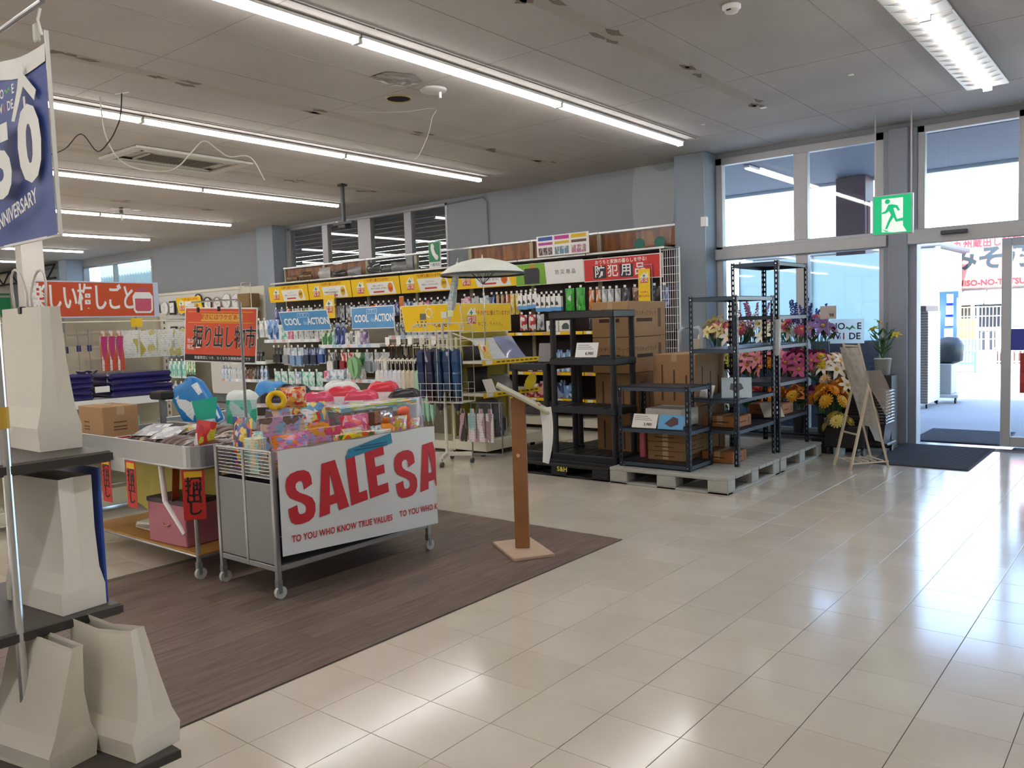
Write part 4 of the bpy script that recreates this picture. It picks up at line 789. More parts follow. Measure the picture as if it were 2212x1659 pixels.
def house(parent,x,z,k,ax='y',off=-.004):
    pts=[(-.5,0),(0,.48),(.3,.24),(.3,.45),(.42,.45),(.42,.12),(.55,.0),(.4,0),(.4,-.02),(-.4,-.02),(-.4,0)]
    P=[(x+a*k,z+b*k) for a,b in pts]
    if ax=='y':
        flat(P,'house_symbol',WHITE,parent,(0,off,0)); flat([(x+a*k*.1,z+.16*k+b*k*.1) for a,b in ((-.5,-1.5),(.5,-1.5),(.5,-.5),(1.5,-.5),(1.5,.5),(.5,.5),(.5,1.5),(-.5,1.5),(-.5,.5),(-1.5,.5),(-1.5,-.5),(-.5,-.5))],'green_cross',MA('#3f9a4a',.5),parent,(0,off-.0018,0)) 
        for i,ch in enumerate('防災'):
            flat(rect(x+(-.42+.43*i)*k,z-.5*k,x+(-.01+.42*i)*k,z-.05*k),'red_square',MA('#d8493a',.45),parent,(0,off,0)); TX(ch,.4*k,WHITE,parent,(x+(-.215+.43*i)*k,off-.003,z-.275*k),bold=.015)
UV=header('yellow UV care header above the hanging umbrellas, tilted forward',-6.55,6.68,1.4,.92,.31,WHITE,10); flat(rect(-.452,.008,.452,.302),'yellow_print',YEL,UV,(0,-.003,0))
TX('UV',.105,INK,UV,(-.16,-.006,.085),sx=1.1); TX('care',.105,INK,UV,(.13,-.006,.085),sx=1.1)
MB().tube([(-.02+.05*math.cos(a*PI/8),0,.215+.05*math.sin(a*PI/8)) for a in range(16)],.007,5,closed=True).build('sun_symbol',WHITE,UV,(0,-.006,0))
for a in range(8): MB().bar((-.02+.066*math.cos(a*PI/4),-.006,.215+.066*math.sin(a*PI/4)),(-.02+.084*math.cos(a*PI/4),-.006,.215+.084*math.sin(a*PI/4)),.008,.003).build('sun_ray',WHITE,UV)
# ================================================================ END DISPLAY facing the aisle
t=TH('end_display','cream end display with yellow shelf edges and emergency goods','shelf unit',(-6.4,6.75,0)); w=1.02
OLV=MA('#b5a53c',.55,var=.1)
MB().cbox(0,.0,.2,.02,w,1.4,.003).build('back_panel',OLV,t)
for y in (.0,w-.03): MB().cbox(0.02,y+.001,0.05,.05,y+.029,1.42,.003).build('upright',CREAM,t)
MB().cbox(.05,.0,.06,.52,w,.18,.006).build('base_shelf',CREAM,t); MB().cbox(.05,-.001,.02,.08,w,.06,.003).build('foot',BLACK,t); MB().cyl((.42,.06,0),(.42,.06,.06),.03).cyl((.42,w-.06,0),(.42,w-.06,.06),.03).build('foot',BLACK,t)
for z in (.7,1.06):
    s=MB().cbox(.02,.0,z-.03,.5,w,z,.003).build('shelf',CREAM,t); MB().cbox(.5,.0,z-.05,.508,w,z+.004,.002).build('price_rail',YEL,s); MB().box(.508,.05,z-.04,.5095,.16,z).build('price_tag',WHITE,s)
    for k in range(9): MB().box(.508,.24+k*.085,z-.028,.509,.24+k*.085+.06,z-.012).build('rail_print',MA('#6a5a1f',.6),s)
s=TG(OB('header_sign',MB().cbox(-.003,-.44,0,.003,.44,.33,.001).mesh('board',MA('#efe9c8',.5)),None,(-6.2,7.2,1.375)),'yellow emergency-goods header above the end display','sign')
flat(rect(-.432,.008,.432,.322),'yellow_print',YEL,s,(.0032,0,0),'x')
P=[(-.27+a*.17,.2+b*.17) for a,b in [(-.5,0),(0,.48),(.3,.24),(.3,.45),(.42,.45),(.42,.12),(.55,.0),(-.4,0)]]; flat(P,'house_symbol',WHITE,s,(.005,0,0),'x'); flat([(-.27+a*.017,.225+b*.017) for a,b in ((-.5,-1.5),(.5,-1.5),(.5,-.5),(1.5,-.5),(1.5,.5),(.5,.5),(.5,1.5),(-.5,1.5),(-.5,.5),(-1.5,.5),(-1.5,-.5),(-.5,-.5))],'green_cross',MA('#3f9a4a',.5),s,(.0067,0,0),'x')
for i,ch in enumerate('防災'): flat(rect(-.34+.075*i,.1,-.27+.075*i,.185),'red_square',MA('#d8493a',.45),s,(.005,0,0),'x'); TX(ch,.07,WHITE,s,(.0075,-.305+.075*i,.143),(PI/2,0,PI/2),bold=.015)
TX('“その時”に備えていますか?',.062,MA('#c0501a',.5),s,(.0055,.12,.215),(PI/2,0,PI/2),bold=.012,sx=.82); TX('今こそ、ちゃんと。',.052,MA('#5a4a14',.5),s,(.0055,.07,.09),(PI/2,0,PI/2))
def epack(label,me,loc,rot,name,cat): TG(OB(name,me,None,loc,tuple(R(a) for a in rot)),label,cat)
epack('clear bag with white cushion sloping on the end display top shelf',m_pouch(.34,.36,.1,MA('#d8dcdf',.15,var=.15,scale=6,coat=.6)),(-6.05,7.15,1.065),(-48,0,75),'cushion_bag','bag')
epack('clear bag with blue-grey cushion at the far end of the top shelf',m_pouch(.3,.36,.1,MA('#8d93b5',.18,var=.2,scale=6,coat=.6)),(-6.0,7.48,1.065),(-45,0,80),'cushion_bag','bag')
epack('white pack with red label nearest on the end display top shelf',m_pouch(.16,.22,.06,PRT(('#ecebe6','#f0d46a','#d8402c'),3)),(-6.0,6.95,1.065),(-20,0,78),'folded_pack','pack')
epack('black folded hood on the end display top shelf',m_pouch(.24,.16,.14,MA('#2a2a28',.5,var=.2)),(-6.12,6.84,1.065),(0,0,70),'black_hood','hood')
epack('black padded hood on the end display middle shelf',m_pouch(.3,.28,.2,MA('#1f1d1f',.6,var=.2)),(-6.15,6.95,.705),(0,0,80),'black_hood','hood')
epack('grey foil blanket pack on the end display middle shelf',m_pouch(.28,.24,.1,MA('#a9adae',.2,.5,var=.25,scale=14)),(-6.02,7.35,.705),(-45,0,85),'foil_pack','pack')
o=TG(OB('tag_oval',MB().prism(disc(.1,14,1.2,.8),(0,0,0),(0,1,0),(0,0,1),(.004,0,0)).mesh('tag',MA('#e9cf1e',.45)),None,(-5.86,7.55,.78),(R(30),0,0)),'yellow oval tag on the end display middle shelf','tag')
card('orange and white price card nearest on the middle shelf',(-5.92,6.92,.705),.16,.16,-25,88,MA('#f0e9dc',.5)); COL.objects['price_card'] if 0 else None
b=MB()
b.grid(lambda u,v:(.2*math.cos(PI*u)*(1-.35*v**3),-.16*math.sin(PI*u)*(1-.3*v**3),.42*v-.0),10,6); b.grid(lambda u,v:(.2*math.cos(PI*u)*(1-v)*.65,-.16*math.sin(PI*u)*(1-v)*.7,.42+.03*math.sin(v*PI/2)),10,2)
bp=TG(b.build('backpack',MA('#23262c',.45,var=.25,scale=12),None,(-6.15,7.1,.18),(0,0,R(80)),smooth=True),'large dark backpack wrapped in clear film on the end display base','backpack')
MB().cbox(-.12,-.21,.05,.12,-.15,.24,.03).build('pocket',MA('#2c2f36',.5),bp); b=MB(); b.grid(lambda u,v:(.22*math.cos(PI*u)*(1-.3*v**3),-.2*math.sin(PI*u)*(1-.25*v**3)-.02,.44*v),10,6); b.build('film_wrap',FILM('#e6eaee',.12,.1),bp,smooth=True)
for x in (-.1,.02): MB().tube([(x,-.19,.4),(x-.02,-.215,.2),(x+.01,-.2,.03)],.004,5).build('cord',WHITE,bp)
card('cream price card on the end display base shelf',(-5.95,7.38,.18),.16,.1,-20,88,MA('#d9d0b8',.5))
# ================================================================ UMBRELLAS
def umbrella(label,loc,col,hcol,ln=.62,group=None,hook_=True,tone2=None,rz=0,fat=1):
    t=TH('umbrella',label,'umbrella',loc,rz,group)
    if hook_: MB().tube([(0,-.035,-.045),(0,-.04,-.02),(0,-.028,.004),(0,-.008,.012),(0,0,0),(0,.002,-.12)],.0075,6).build('handle',hcol,t,smooth=True)
    else: MB().cyl((0,0,-.12),(0,0,0),.014).build('handle',hcol,t)
    b=MB(); n=10
    prof=[(.012,-.12),(.034,-.15),(.04,-.25),(.032,-.34),(.03,-.36),(.033,-.38),(.026,-.12-ln*.85),(.01,-.12-ln)]
    for r,z in prof:
        for i in range(n): a=2*PI*i/n; rr=r*fat*(1+.22*(i%2)); b.v.append((rr*math.cos(a)*(1+.25*(fat>1)*math.sin(z*9)),rr*math.sin(a),z))
    for k in range(len(prof)-1):
        for i in range(n): b.f.append((k*n+i,k*n+(i+1)%n,(k+1)*n+(i+1)%n,(k+1)*n+i)); b.mi.append(0)
    b.build('folded_canopy',col,t); MB().cyl((0,0,-.12-ln-.04),(0,0,-.12-ln),.004,.006).build('tip',CHROME,t)
    MB().lathe([(.034,-.375),(.036,-.365),(.034,-.355)],10).build('strap',hcol,t)
    return t
ra=TH('umbrella_rail','cream rail holding the long pale umbrellas below the UV care header','rail',(-7.42,6.55,1.09)); MB().cyl((0,0,-.012),(1.02,0,-.012),.01).build('rail',CREAM,ra); 
for x in (.0,1.02): MB().bar((x,0,-.012),(x,.66,-.02),.016).build('bracket',CREAM,ra)
UC=['#e2e0dc','#ddd9dc','#d6d8de','#d2d2dc','#dadce6','#d6d6dc','#d8d2c0','#cfc6a8','#d3cbb2','#a9d8bd','#9fd3b6','#a3d6bb','#a9dac0']
UN=['white','pale grey','pale grey-blue','lavender grey','pale lilac','lilac grey','beige','khaki','sand','light mint','mint green','bright mint','pale mint']
for i,c in enumerate(UC): umbrella('%s folded umbrella, %s from left on the cream rail'%(UN[i],ORD[i]),(-7.36+i*.073,6.55,1.09),MA(c,.6,var=.1,scale=14),MA('#e9e6da',.4),.58,'long umbrellas on the cream rail')
rb=TH('umbrella_rail','upper rail with black and brown umbrella handles','rail',(-7.3,6.64,1.26)); MB().cyl((0,0,-.012),(.9,0,-.012),.01).build('rail',CREAM,rb)
for x in (.0,.9): MB().bar((x,0,-.012),(x,.56,-.02),.016).build('bracket',CREAM,rb)
for i in range(9):
    c=('#7a4a2a','#7a4a2a','#141416','#1a1a1e','#141416','#1a1a1e','#141416','#c9a9a4','#1a1a1e')[i]
    u=umbrella('%s-handled dark umbrella, %s from left on the upper rail'%({'#7a4a2a':'brown','#c9a9a4':'pinkish'}.get(c,'black'),ORD[i]),(-7.24+i*.095,6.66,1.26),MA(('#2a2830','#3a2a2a')[i%2],.6),MA(c,.35),.5,'dark umbrellas on the upper rail')
    if i%2==0: OB('price_tag',MB().box(-.035,-.002,-.05,.035,0,.04).mesh('price_tag',WHITE),u,(0,-.06,.05))
row(uB['d'],-7.5,6.98,1.36,[('card','grey',.09,.16,.05,4),('card','white',.08,.15,.05,4),('card','mauve',.09,.16,.05,3)],'on the shelf above the umbrella rails')
# wire rack
WC=MA('#e3dfd2',.4,var=.03)
t=TH('wire_rack','white wire umbrella rack on a cross-shaped wheeled base','rack',(-6.02,6.27,0),R(12))
MB().cyl((0,0,.12),(0,0,1.5),.017).build('post',WC,t)
for a in (20,110,200,290):
    x,y=.27*math.cos(R(a)),.27*math.sin(R(a)); MB().bar((0,0,.1),(x,y,.1),.035,.04).build('base_arm',WC,t); MB().cyl((x-.012,y,.028),(x+.012,y,.028),.028,n=10).build('wheel',MA('#4a4a4a',.5),t); MB().cyl((x,y,.05),(x,y,.09),.01).build('caster_stem',CHROME,t)
for side in (-1,1):
    y=side*.13; pan=MB(); pan2=MB()
    pan.tube([(-.29,y,.66),(.29,y,.66),(.29,y,1.46),(.25,y,1.49),(-.25,y,1.49),(-.29,y,1.46)],.006,6,closed=True); pan.build('frame',WC,t)
    for k in range(9): MB().cyl((-.29+k*.0725,y,.66),(-.29+k*.0725,y,1.49 if k in(0,8) else (.86 if k%2 else 1.49)),.0028,n=5).build('wire',WC,t)
    for z in (.72,.79,.86,1.24,1.32,1.4): MB().cyl((-.29,y,z),(.29,y,z),.0028,n=5).build('wire',WC,t)
for x in (-.29,.29):
    for z in (.66,1.3,1.46): MB().cyl((x,-.13,z),(x,.13,z),.004,n=5).build('wire',WC,t)
MB().box(-.29,-.13,.655,.29,.13,.662).build('basket_floor',WC,t)
for x in (-.2,0,.2): 
    MB().tube([(x,-.13,1.47),(x,-.2,1.47),(x,-.21,1.5)],.004,5).build('hook',WC,t)
UM=[('#1f2f5c','navy blue'),('#2a2c4a','indigo'),('#183a5c','deep blue'),('#163f66','patterned teal blue'),('#1d4a78','bright blue'),('#5a2236','wine red'),('#3a2230','dark plum'),('#2c3a24','dark green'),('#1a2038','midnight blue')]
for i,(c,nm) in enumerate(UM):
    umbrella('%s folded umbrella hanging in the white wire rack'%nm,(-6.24+(i%5)*.105+.02,6.15+.0*i+(.12 if i>4 else 0)+(i%5)*.022,1.34 if i<5 else 1.2),MA(c,.4,var=.6,scale=26,coat=.3),MA('#e6e2c4',.4),.46 if i%2 else .52,'dark umbrellas in the wire rack',hook_=False,fat=1.45)
for i,(x,z,c) in enumerate(((-6.17,1.56,'#6a6a66'),(-5.86,1.57,'#e6e4da'),(-5.78,1.58,'#dfe6b0'))): 
    o=TG(OB('pop_tag',MB().cbox(-.045,-.001,-.03,.045,.001,.035,.0005).mesh('tag',MA(c,.5)),None,(x,6.14,z)),('grey and white tag clipped on top of the wire rack, left','white tag clipped on top of the wire rack, middle','pale yellow tag clipped on top of the wire rack, right')[i],'tag'); MB().cyl((0,.003,-.09),(0,.003,.0),.004).build('clip_stem',WC,o)
# open parasol
t=TH('parasol','open pale grey-green parasol standing above the wire rack','parasol',(-5.43,6.27,1.5))
b=MB(); n=8; pr=[(0,.62),(.1,.612),(.22,.585),(.34,.535),(.43,.47)]
for r,z in pr:
    for i in range(n*3):
        a=2*PI*i/(n*3)+.2; rr=r*(1-.02*(i%3!=0)*(r/.43)); b.v.append((rr*math.cos(a),rr*math.sin(a),z))
N=n*3
for k in range(len(pr)-1):
    for i in range(N): b.f.append((k*N+i,k*N+(i+1)%N,(k+1)*N+(i+1)%N,(k+1)*N+i)); b.mi.append(0)
cp=b.build('canopy',MA('#d6dcd2',.55,var=.04),t); 
md=cp.modifiers.new('thick','SOLIDIFY'); md.thickness=.004
b=MB(); N2=24
for r,dz in ((.425,0),(.433,.0),(.433,-.02),(.425,-.02)): 
    for i in range(N2): a=2*PI*i/N2+.2; b.v.append((r*math.cos(a)*(1-.02*(i%3!=0)),r*math.sin(a)*(1-.02*(i%3!=0)),.468+dz))
for k in range(4):
    for i in range(N2): b.f.append((k*N2+i,k*N2+(i+1)%N2,((k+1)%4)*N2+(i+1)%N2,((k+1)%4)*N2+i)); b.mi.append(0)
b.build('dark_hem',MA('#3c4143',.6),t)
MB().cyl((0,0,-.25),(0,0,.61),.006).build('shaft',CHROME,t); MB().cyl((0,0,.62),(0,0,.66),.008,.003).build('finial',WC,t)
for i in range(8): a=2*PI*i/8+.2; MB().bar((0,0,.36),(.22*math.cos(a),.22*math.sin(a),.575),.004).build('stretcher',BLACK,t)
MB().bar((-.0,0,-.25),(-.42,-.02,-.12),.012).build('holder_arm',WC,t); 
umb=umbrella('white and pale blue folded umbrella leaning up from the wire rack',(-5.86,6.2,1.48),PRT(('#e6ebee','#a9cde0','#dfe6ea'),5,6),WC,.52,None,hook_=False); umb.rotation_euler=(R(180),R(14),0)
# small hosiery stand at the end display corner
t=TH('hosiery_stand','thin grey stand with pale hosiery packs beside the end display','stand',(-5.93,6.58,0)); MB().cyl((0,.0,.05),(0,0,.62),.008).build('post',GREYM,t); MB().cyl((0.34,.1,.05),(.34,.1,.62),.008).build('post',GREYM,t); MB().bar((-.03,0,.62),(.37,.11,.62),.012).build('bar',GREYM,t); MB().bar((-.03,0,.06),(.37,.11,.06),.02).build('foot',GREYM,t); 
for i,(x,c) in enumerate(((-.1,'dark'),(.02,'pink'),(.13,'white'),(.24,'white'))): TG(OB('hosiery_pack',m_card(.105,.36,.02,PRT((('#26242a','#c9a0b0','#26242a'),('#e9dfe2','#9fd0d6','#e3b0c0'),('#eae3e4','#b89aa0','#efeaea'),('#eae3e4','#a88a94','#f0ecec'))[i],i,2.2)),None,(-5.92+x,6.53+.02*i,.2)),('black-bodied hosiery pack nearest the wire rack base','hosiery pack with turquoise corner on the grey stand','middle pale hosiery pack on the grey stand','rightmost pale hosiery pack on the grey stand')[i],'hosiery pack')
# ================================================================ WALL SHELVING along the back wall
BX=[-13.2,-12.02,-10.85,-9.66,-8.47,-7.28,-6.12,-4.95]
DKP=MA('#3b2c29',.6,var=.12); WOODP=PRT(('#7a3f1f','#8a4a22','#6a3219','#96602c'),3,7,.45,0)
def wood_mat():
    m,t,n,l,b=newmat('stained_wood'); tc=n.new('ShaderNodeTexCoord'); mp=n.new('ShaderNodeMapping'); mp.inputs['Scale'].default_value=(5,1,.7); l.new(tc.outputs['Object'],mp.inputs[0])
    no=n.new('ShaderNodeTexNoise'); no.inputs['Scale'].default_value=2.5; no.inputs['Detail'].default_value=6; l.new(mp.outputs[0],no.inputs['Vector'])
    cr=n.new('ShaderNodeValToRGB'); e=cr.color_ramp.elements; e[0].position=.3; e[0].color=(*hexc('#5f2c16'),1); e[1].position=.72; e[1].color=(*hexc('#b5742c'),1); l.new(no.outputs[0],cr.inputs[0]); l.new(cr.outputs[0],b.inputs['Base Color']); b.inputs['Roughness'].default_value=.4; return m
WOODP=wood_mat()
SG=['leftmost yellow sign','second yellow sign','third yellow sign','fourth yellow sign','yellow sign behind the parasol','green and white sign','red sign']
SGS=['first sign bay','second sign bay','third sign bay','fourth sign bay','parasol bay','green sign bay','red sign bay']
random.seed(8); WU=[]
for i in range(7):
    x0,x1=BX[i],BX[i+1]; w=x1-x0
    t=TH('wall_shelf_unit','dark-backed wall shelf unit under the %s'%SG[i],'shelf unit',(x0,9.52,0),0,'wall shelf units'); WU.append(t)
    MB().cbox(.03,0,.15,w-.03,.03,2.36,.003).build('back_panel',DKP,t)
    if i in (0,1,4,5,6): MB().cbox(.035,.0,2.4,w-.035,.02,2.625,.003).build('wood_panel',WOODP,t)
    for x in (0,w-.03): MB().cbox(x+.001,-.03,0,x+.029,.03,2.66,.003).build('upright',MA('#b5ad92',.5,.3),t)
    MB().cbox(.001,-.05,2.63,w-.001,-.01,2.66,.004).build('top_rail',MA('#d9dadb',.3,.5),t)
    MB().cbox(.004,-.36,2.33,w-.004,-.03,2.36,.004).build('top_shelf',MA('#c9cac6',.35,.4),t)
    MB().cbox(.004,-.5,.05,w-.004,-.005,.15,.005).build('base_shelf',CREAM,t)
    for z in (1.33,.78,.42):
        s=MB().cbox(.004,-.46,z-.03,w-.004,-.005,z,.003).build('shelf',MA('#4a4340',.5),t); MB().cbox(.006,-.468,z-.04,w-.006,-.46,z+.004,.002).build('price_rail',YEL,s)
        for k in range(5): MB().box(.05+k*.22,-.4695,z-.034,.13+k*.22,-.468,z).build('price_tag',random.choice((WHITE,WHITE,MA('#e3a59a',.5))),s)
W='under the '
def wr(i,z,items,tag,y=9.2): row(WU[i],BX[i]+.06,y,z,items,'on %s, %s'%(tag,SGS[i]),hang=1,gap=.02)
wr(0,1.87,[('pouch','navy',.16,.28,.06,2),('pouch','orange',.13,.2,.05,1),('pouch','white',.15,.24,.05,2),('pouch','green',.14,.22,.05,1),('pouch','white',.12,.22,.05,1)],'top hooks')
wr(0,1.58,[('pouch','dark',.17,.22,.06,3),('pouch','ice',.15,.2,.05,3)],'second hooks')
wr(1,1.87,[('card','grey',.12,.2,.05,2),('card','white',.12,.2,.05,3),('pouch','grey',.13,.26,.05,2),('card','ice',.1,.2,.05,1)],'top hooks')
wr(1,1.58,[('card','white',.15,.24,.05,3),('card','grey',.14,.22,.05,3)],'second hooks')
wr(2,1.87,[('card','grey',.15,.16,.05,2),('card','orange',.15,.2,.04,1),('card','mauve',.1,.2,.04,2),('card','navy',.13,.22,.04,2),('pouch','blue',.13,.28,.05,1)],'top hooks')
wr(2,1.58,[('card','yellow',.12,.2,.05,1),('card','white',.14,.2,.05,3),('card','teal',.13,.2,.05,2)],'second hooks')
wr(3,1.87,[('pouch','blue',.14,.3,.05,1),('card','white',.11,.18,.04,1),('card','orange',.1,.18,.04,1),('card','pink',.1,.18,.04,1),('card','grey',.12,.2,.04,2),('card','ice',.12,.2,.04,2)],'top hooks')
wr(3,1.58,[('card','green',.13,.2,.05,2),('card','white',.14,.22,.05,4)],'second hooks')
wr(4,1.89,[('card','pink',.19,.18,.04,1),('card','grey',.15,.2,.04,1),('card','white',.19,.22,.04,1),('card','navy',.08,.2,.04,1),('roll','brown',.07,.3,.07,2),('roll','orange',.07,.3,.07,1),('roll','yellow',.08,.3,.07,2)],'top hooks')
wr(4,1.58,[('roll','yellow',.1,.34,.1,3),('roll','brown',.09,.32,.09,2),('card','white',.14,.2,.05,2)],'second hooks')
# white packs with blue foot (two rows), green pouches, etc.
HM=MB().cbox(-.05,-.025,0,.05,.025,.2,.003).cbox(-.051,-.026,0,.051,.026,.055,.003,1).prism([(-.02,.2),(.02,.2),(.018,.235),(-.018,.235)],(0,0,0),(1,0,0),(0,0,1),(0,-.002,0)).prism([(-.045,.075),(-.02,.085),(.0,.075),(.005,.1),(-.015,.13),(-.035,.125),(-.04,.1)],(0,-.0255,0),(1,0,0),(0,0,1),(0,-.001,0),2).mesh('pack',[WHITE,MA('#5aa3de',.4),MA('#3a3f48',.5)])
for k in range(9):
    x=BX[5]+.075+k*.083 if k<4 else BX[5]+.1+.083*k; z=1.66-(0 if k<4 else .05)+random.uniform(-.008,.008)
    o=TG(OB('boxed_pack',HM,None,(x,9.13 if k<4 else 9.08,z)),'white pack with blue foot, %s from left on the wall hooks'%ORD[k],'pack','white packs with blue foot'); hook(WU[5],x-BX[5],z+.23,0,.38)
for k in range(2):
    o=TG(OB('pouch_pack',m_pouch(.145,.3,.05,PRT(('#2f9a35','#39b03c','#4fc24a','#e0e6d6'),11+k,2.5)),None,(BX[5]+.93+k*.175,9.1,1.61)),'bright green pouch, %s of the two beside the white packs'%('left','right')[k],'pouch'); hook(WU[5],.93+k*.175,1.9,0,.41)
wr(5,1.58,[('pouch','red',.13,.22,.05,2),('pouch','grey',.13,.22,.06,1)],'second hooks',9.1)
for k in range(2): TG(OB('boxed_pack',MB().cbox(-.1,-.05,0,.1,.05,.15,.004).prism([(-.05,.03),(.06,.03),(.065,.08),(.03,.115),(-.02,.11),(-.055,.075)],(0,-.05,0),(1,0,0),(0,0,1),(0,-.002,0),1).mesh('pack',[WHITE,MA('#4a5a52',.5)]),None,(BX[5]+.62+k*.22,9.15,1.335)),'white box with dark cushion picture, %s on the wall shelf'%('left','right')[k],'box')
for i,(c,h) in enumerate((('red',.16),('yellow',.12),('blue',.3),('red',.16),('navy',.26))): pass
row(None,BX[5]+.1,9.15,.785,[('card','red',.16,.2,.1,2),('card','yellow',.14,.16,.1,1),('card','blue',.15,.3,.1,2)],'on the low yellow-edged shelf, green sign bay')
row(None,BX[5]+.1,9.15,.425,[('card','red',.17,.22,.1,2),('card','navy',.15,.24,.1,2),('card','blue',.15,.2,.1,1)],'on the lowest yellow-edged shelf, green sign bay')
wr(6,1.87,[('roll','orange',.08,.26,.08,2),('roll','white',.08,.28,.08,3),('pouch','dark',.13,.24,.06,1),('pouch','brown',.12,.26,.05,2),('pouch','dark',.12,.24,.05,1),('pouch','navy',.11,.28,.05,1)],'top hooks',9.14)
wr(6,1.58,[('card','dark',.15,.22,.05,2),('card','grey',.14,.22,.05,2)],'second hooks',9.14)
# yellow header signs
YT=MA('#c9541a',.5); GTX=MA('#55575c',.6)
def ysign(label,x0,x1,y,z,style,tilt=7):
    w=x1-x0-.02; o=TG(OB('header_sign',MB().cbox(-w/2,-.004,0,w/2,.004,.29,.001).mesh('board',YEL),None,((x0+x1)/2,y,z),(R(tilt),0,0)),label,'sign','yellow emergency header signs')
    house(o,-w*.31,.15,.2); flat([(-w*.13,.015),(w*.42,.015),(w*.37,.21),(-w*.17,.21)],'white_panel',WHITE,o,(0,-.004,0))
    TX('“その時”に備えていますか?',.055,YT,o,(w*.06,-.006,.247),bold=.015,sx=.82)
    L=('コンパクトに','荷物をしっかりまとめる。') if style==0 else ('地震による振れから','家具を守る転倒・落下防止')
    TX(L[0],.03,GTX,o,(w*.07,-.007,.155)); TX(L[1],.032,GTX,o,(w*.07,-.007,.11)); flat(rect(-.13+w*.07,.042,.13+w*.07,.068),'red_pill',MA('#cf4d42',.5),o,(0,-.0055,0))
    c=(w*.315,.115); flat([(c[0]+a,c[1]+b) for a,b in disc(.068,18,.9,1.15)],'fruit_picture',MA(('#e8b81e','#e8871e')[style],.5),o,(0,-.0055,0))
    if style==0:
        for k in range(5): flat([(c[0]-.035+.016*k,c[1]-.02+.012*(k%2)),(c[0]-.026+.016*k,c[1]-.02+.012*(k%2)),(c[0]-.022+.016*k,c[1]+.03),(c[0]-.03+.016*k,c[1]+.03)],'dark_mark',MA('#4a3a1a',.5),o,(0,-.0072,0),th=.0006)
    else: flat([(c[0]+a*.7,c[1]-.02+b*.5) for a,b in disc(.068,14)],'orange_half',MA('#d8621a',.5),o,(0,-.0072,0),th=.0006)
    return o
for i,st in enumerate((0,0,1,0,1)): ysign('yellow emergency header sign, %s from the left along the back wall'%ORD[i],BX[i],BX[i+1],9.15,2.0,st)
o=TG(OB('header_sign',MB().cbox(-.575,-.004,0,.575,.004,.3,.001).mesh('board',WHITE),None,(-6.7,9.12,1.985),(R(3),0,0)),'green and white header sign with black backpack picture','sign')
flat([(-.57,.005),(-.04,.005),(-.06,.295),(-.57,.295)],'green_print',MA('#7fb53a',.5,var=.25,scale=4),o,(0,-.004,0)); flat([(-.42,.02),(-.16,.02),(-.15,.2),(-.18,.235),(-.4,.235),(-.43,.2)],'backpack_picture',MA('#33363c',.5),o,(0,-.0058,0)); flat([(-.33,.235),(-.31,.27),(-.25,.29),(-.22,.235)],'flame_picture',MA('#c98a3a',.5),o,(0,-.0058,0),th=.001)
TX('防 災 用 品',.068,INK,o,(.28,-.006,.15),sp=1.05)
o=TG(OB('header_sign',MB().cbox(-.585,-.004,0,.585,.004,.3,.001).mesh('board',WHITE),None,(-5.535,9.12,1.975),(R(3),0,0)),'red security-goods header sign, rightmost along the back wall','sign')
flat(rect(-.575,.01,.575,.29),'red_print',MA('#d8302c',.45),o,(0,-.004,0)); TX('おうちと家族の暮らしを守る!',.058,WHITE,o,(-.02,-.006,.243),bold=.015)
for k,ch in enumerate('防犯用品'):
    x=-.335+k*.2
    if k%2==0: flat(rect(x-.098,.035,x+.098,.2),'dark_square',MA('#2f2c3a',.5),o,(0,-.0055,0))
    TX(ch,.165,WHITE,o,(x,-.008,.118),bold=.016)
# poster board on the rail, telephone sign, round green signs, shelf-edge standing signs
o=TG(OB('poster_board',MB().cbox(-.43,-.004,0,.43,.004,.28,.001).mesh('board',WHITE),None,(-6.46,9.12,2.362),(R(2),0,0)),'white poster board with three product columns on the top shelf','poster')
for k,c in enumerate((('#3a5ab0','#c04a9a'),('#d0409a','#e0c23a'),('#e8c21e','#6a4a3a'))):
    x=-.4+k*.275; flat(rect(x,.215,x+.24,.265),'poster_heading',MA(c[0],.5),o,(0,-.004,0)); flat(rect(x,.155,x+.24,.19),'poster_band',MA(c[1],.5),o,(0,-.004,0))
    for q in range(3): flat(rect(x+.08*q,.02,x+.07+.08*q,.12),'poster_picture',PRT((('#5a3a3a','#a08a8a','#8a4a4a'),('#7a8a96','#4aa0b5','#c9cdd0'),('#d05a9a','#a9a08a','#e6e6e2'))[k],q+k*3,3),o,(0,-.004,0))
o=TG(OB('telephone_sign',MB().cbox(-.125,-.01,0,.125,.01,.4,.003).mesh('sign',WHITE),None,(-8.93,9.2,2.362)),'green telephone sign standing on the wall shelving','sign')
flat(rect(-.118,.09,.118,.393),'green_print',MA('#0f8a55',.45),o,(0,-.0105,0)); flat([(-.07,.36),(-.03,.375),(.0,.33),(-.01,.29),(.03,.21),(.07,.19),(.085,.15),(.06,.115),(.02,.125),(-.04,.2),(-.075,.29)],'receiver_symbol',WHITE,o,(0,-.012,0)); TX('八幡西店',.055,INK,o,(0,-.0115,.045))
for k,x in enumerate((-5.35,-5.06)):
    o=TG(OB('round_sign',MB().prism(disc(.075,20),(0,0,0),(1,0,0),(0,0,1),(0,-.006,0)).mesh('disc',MA('#17695a',.5)),None,(x,9.25,2.42)),'dark green round sign, %s of the two above the red header'%('left','right')[k],'sign')
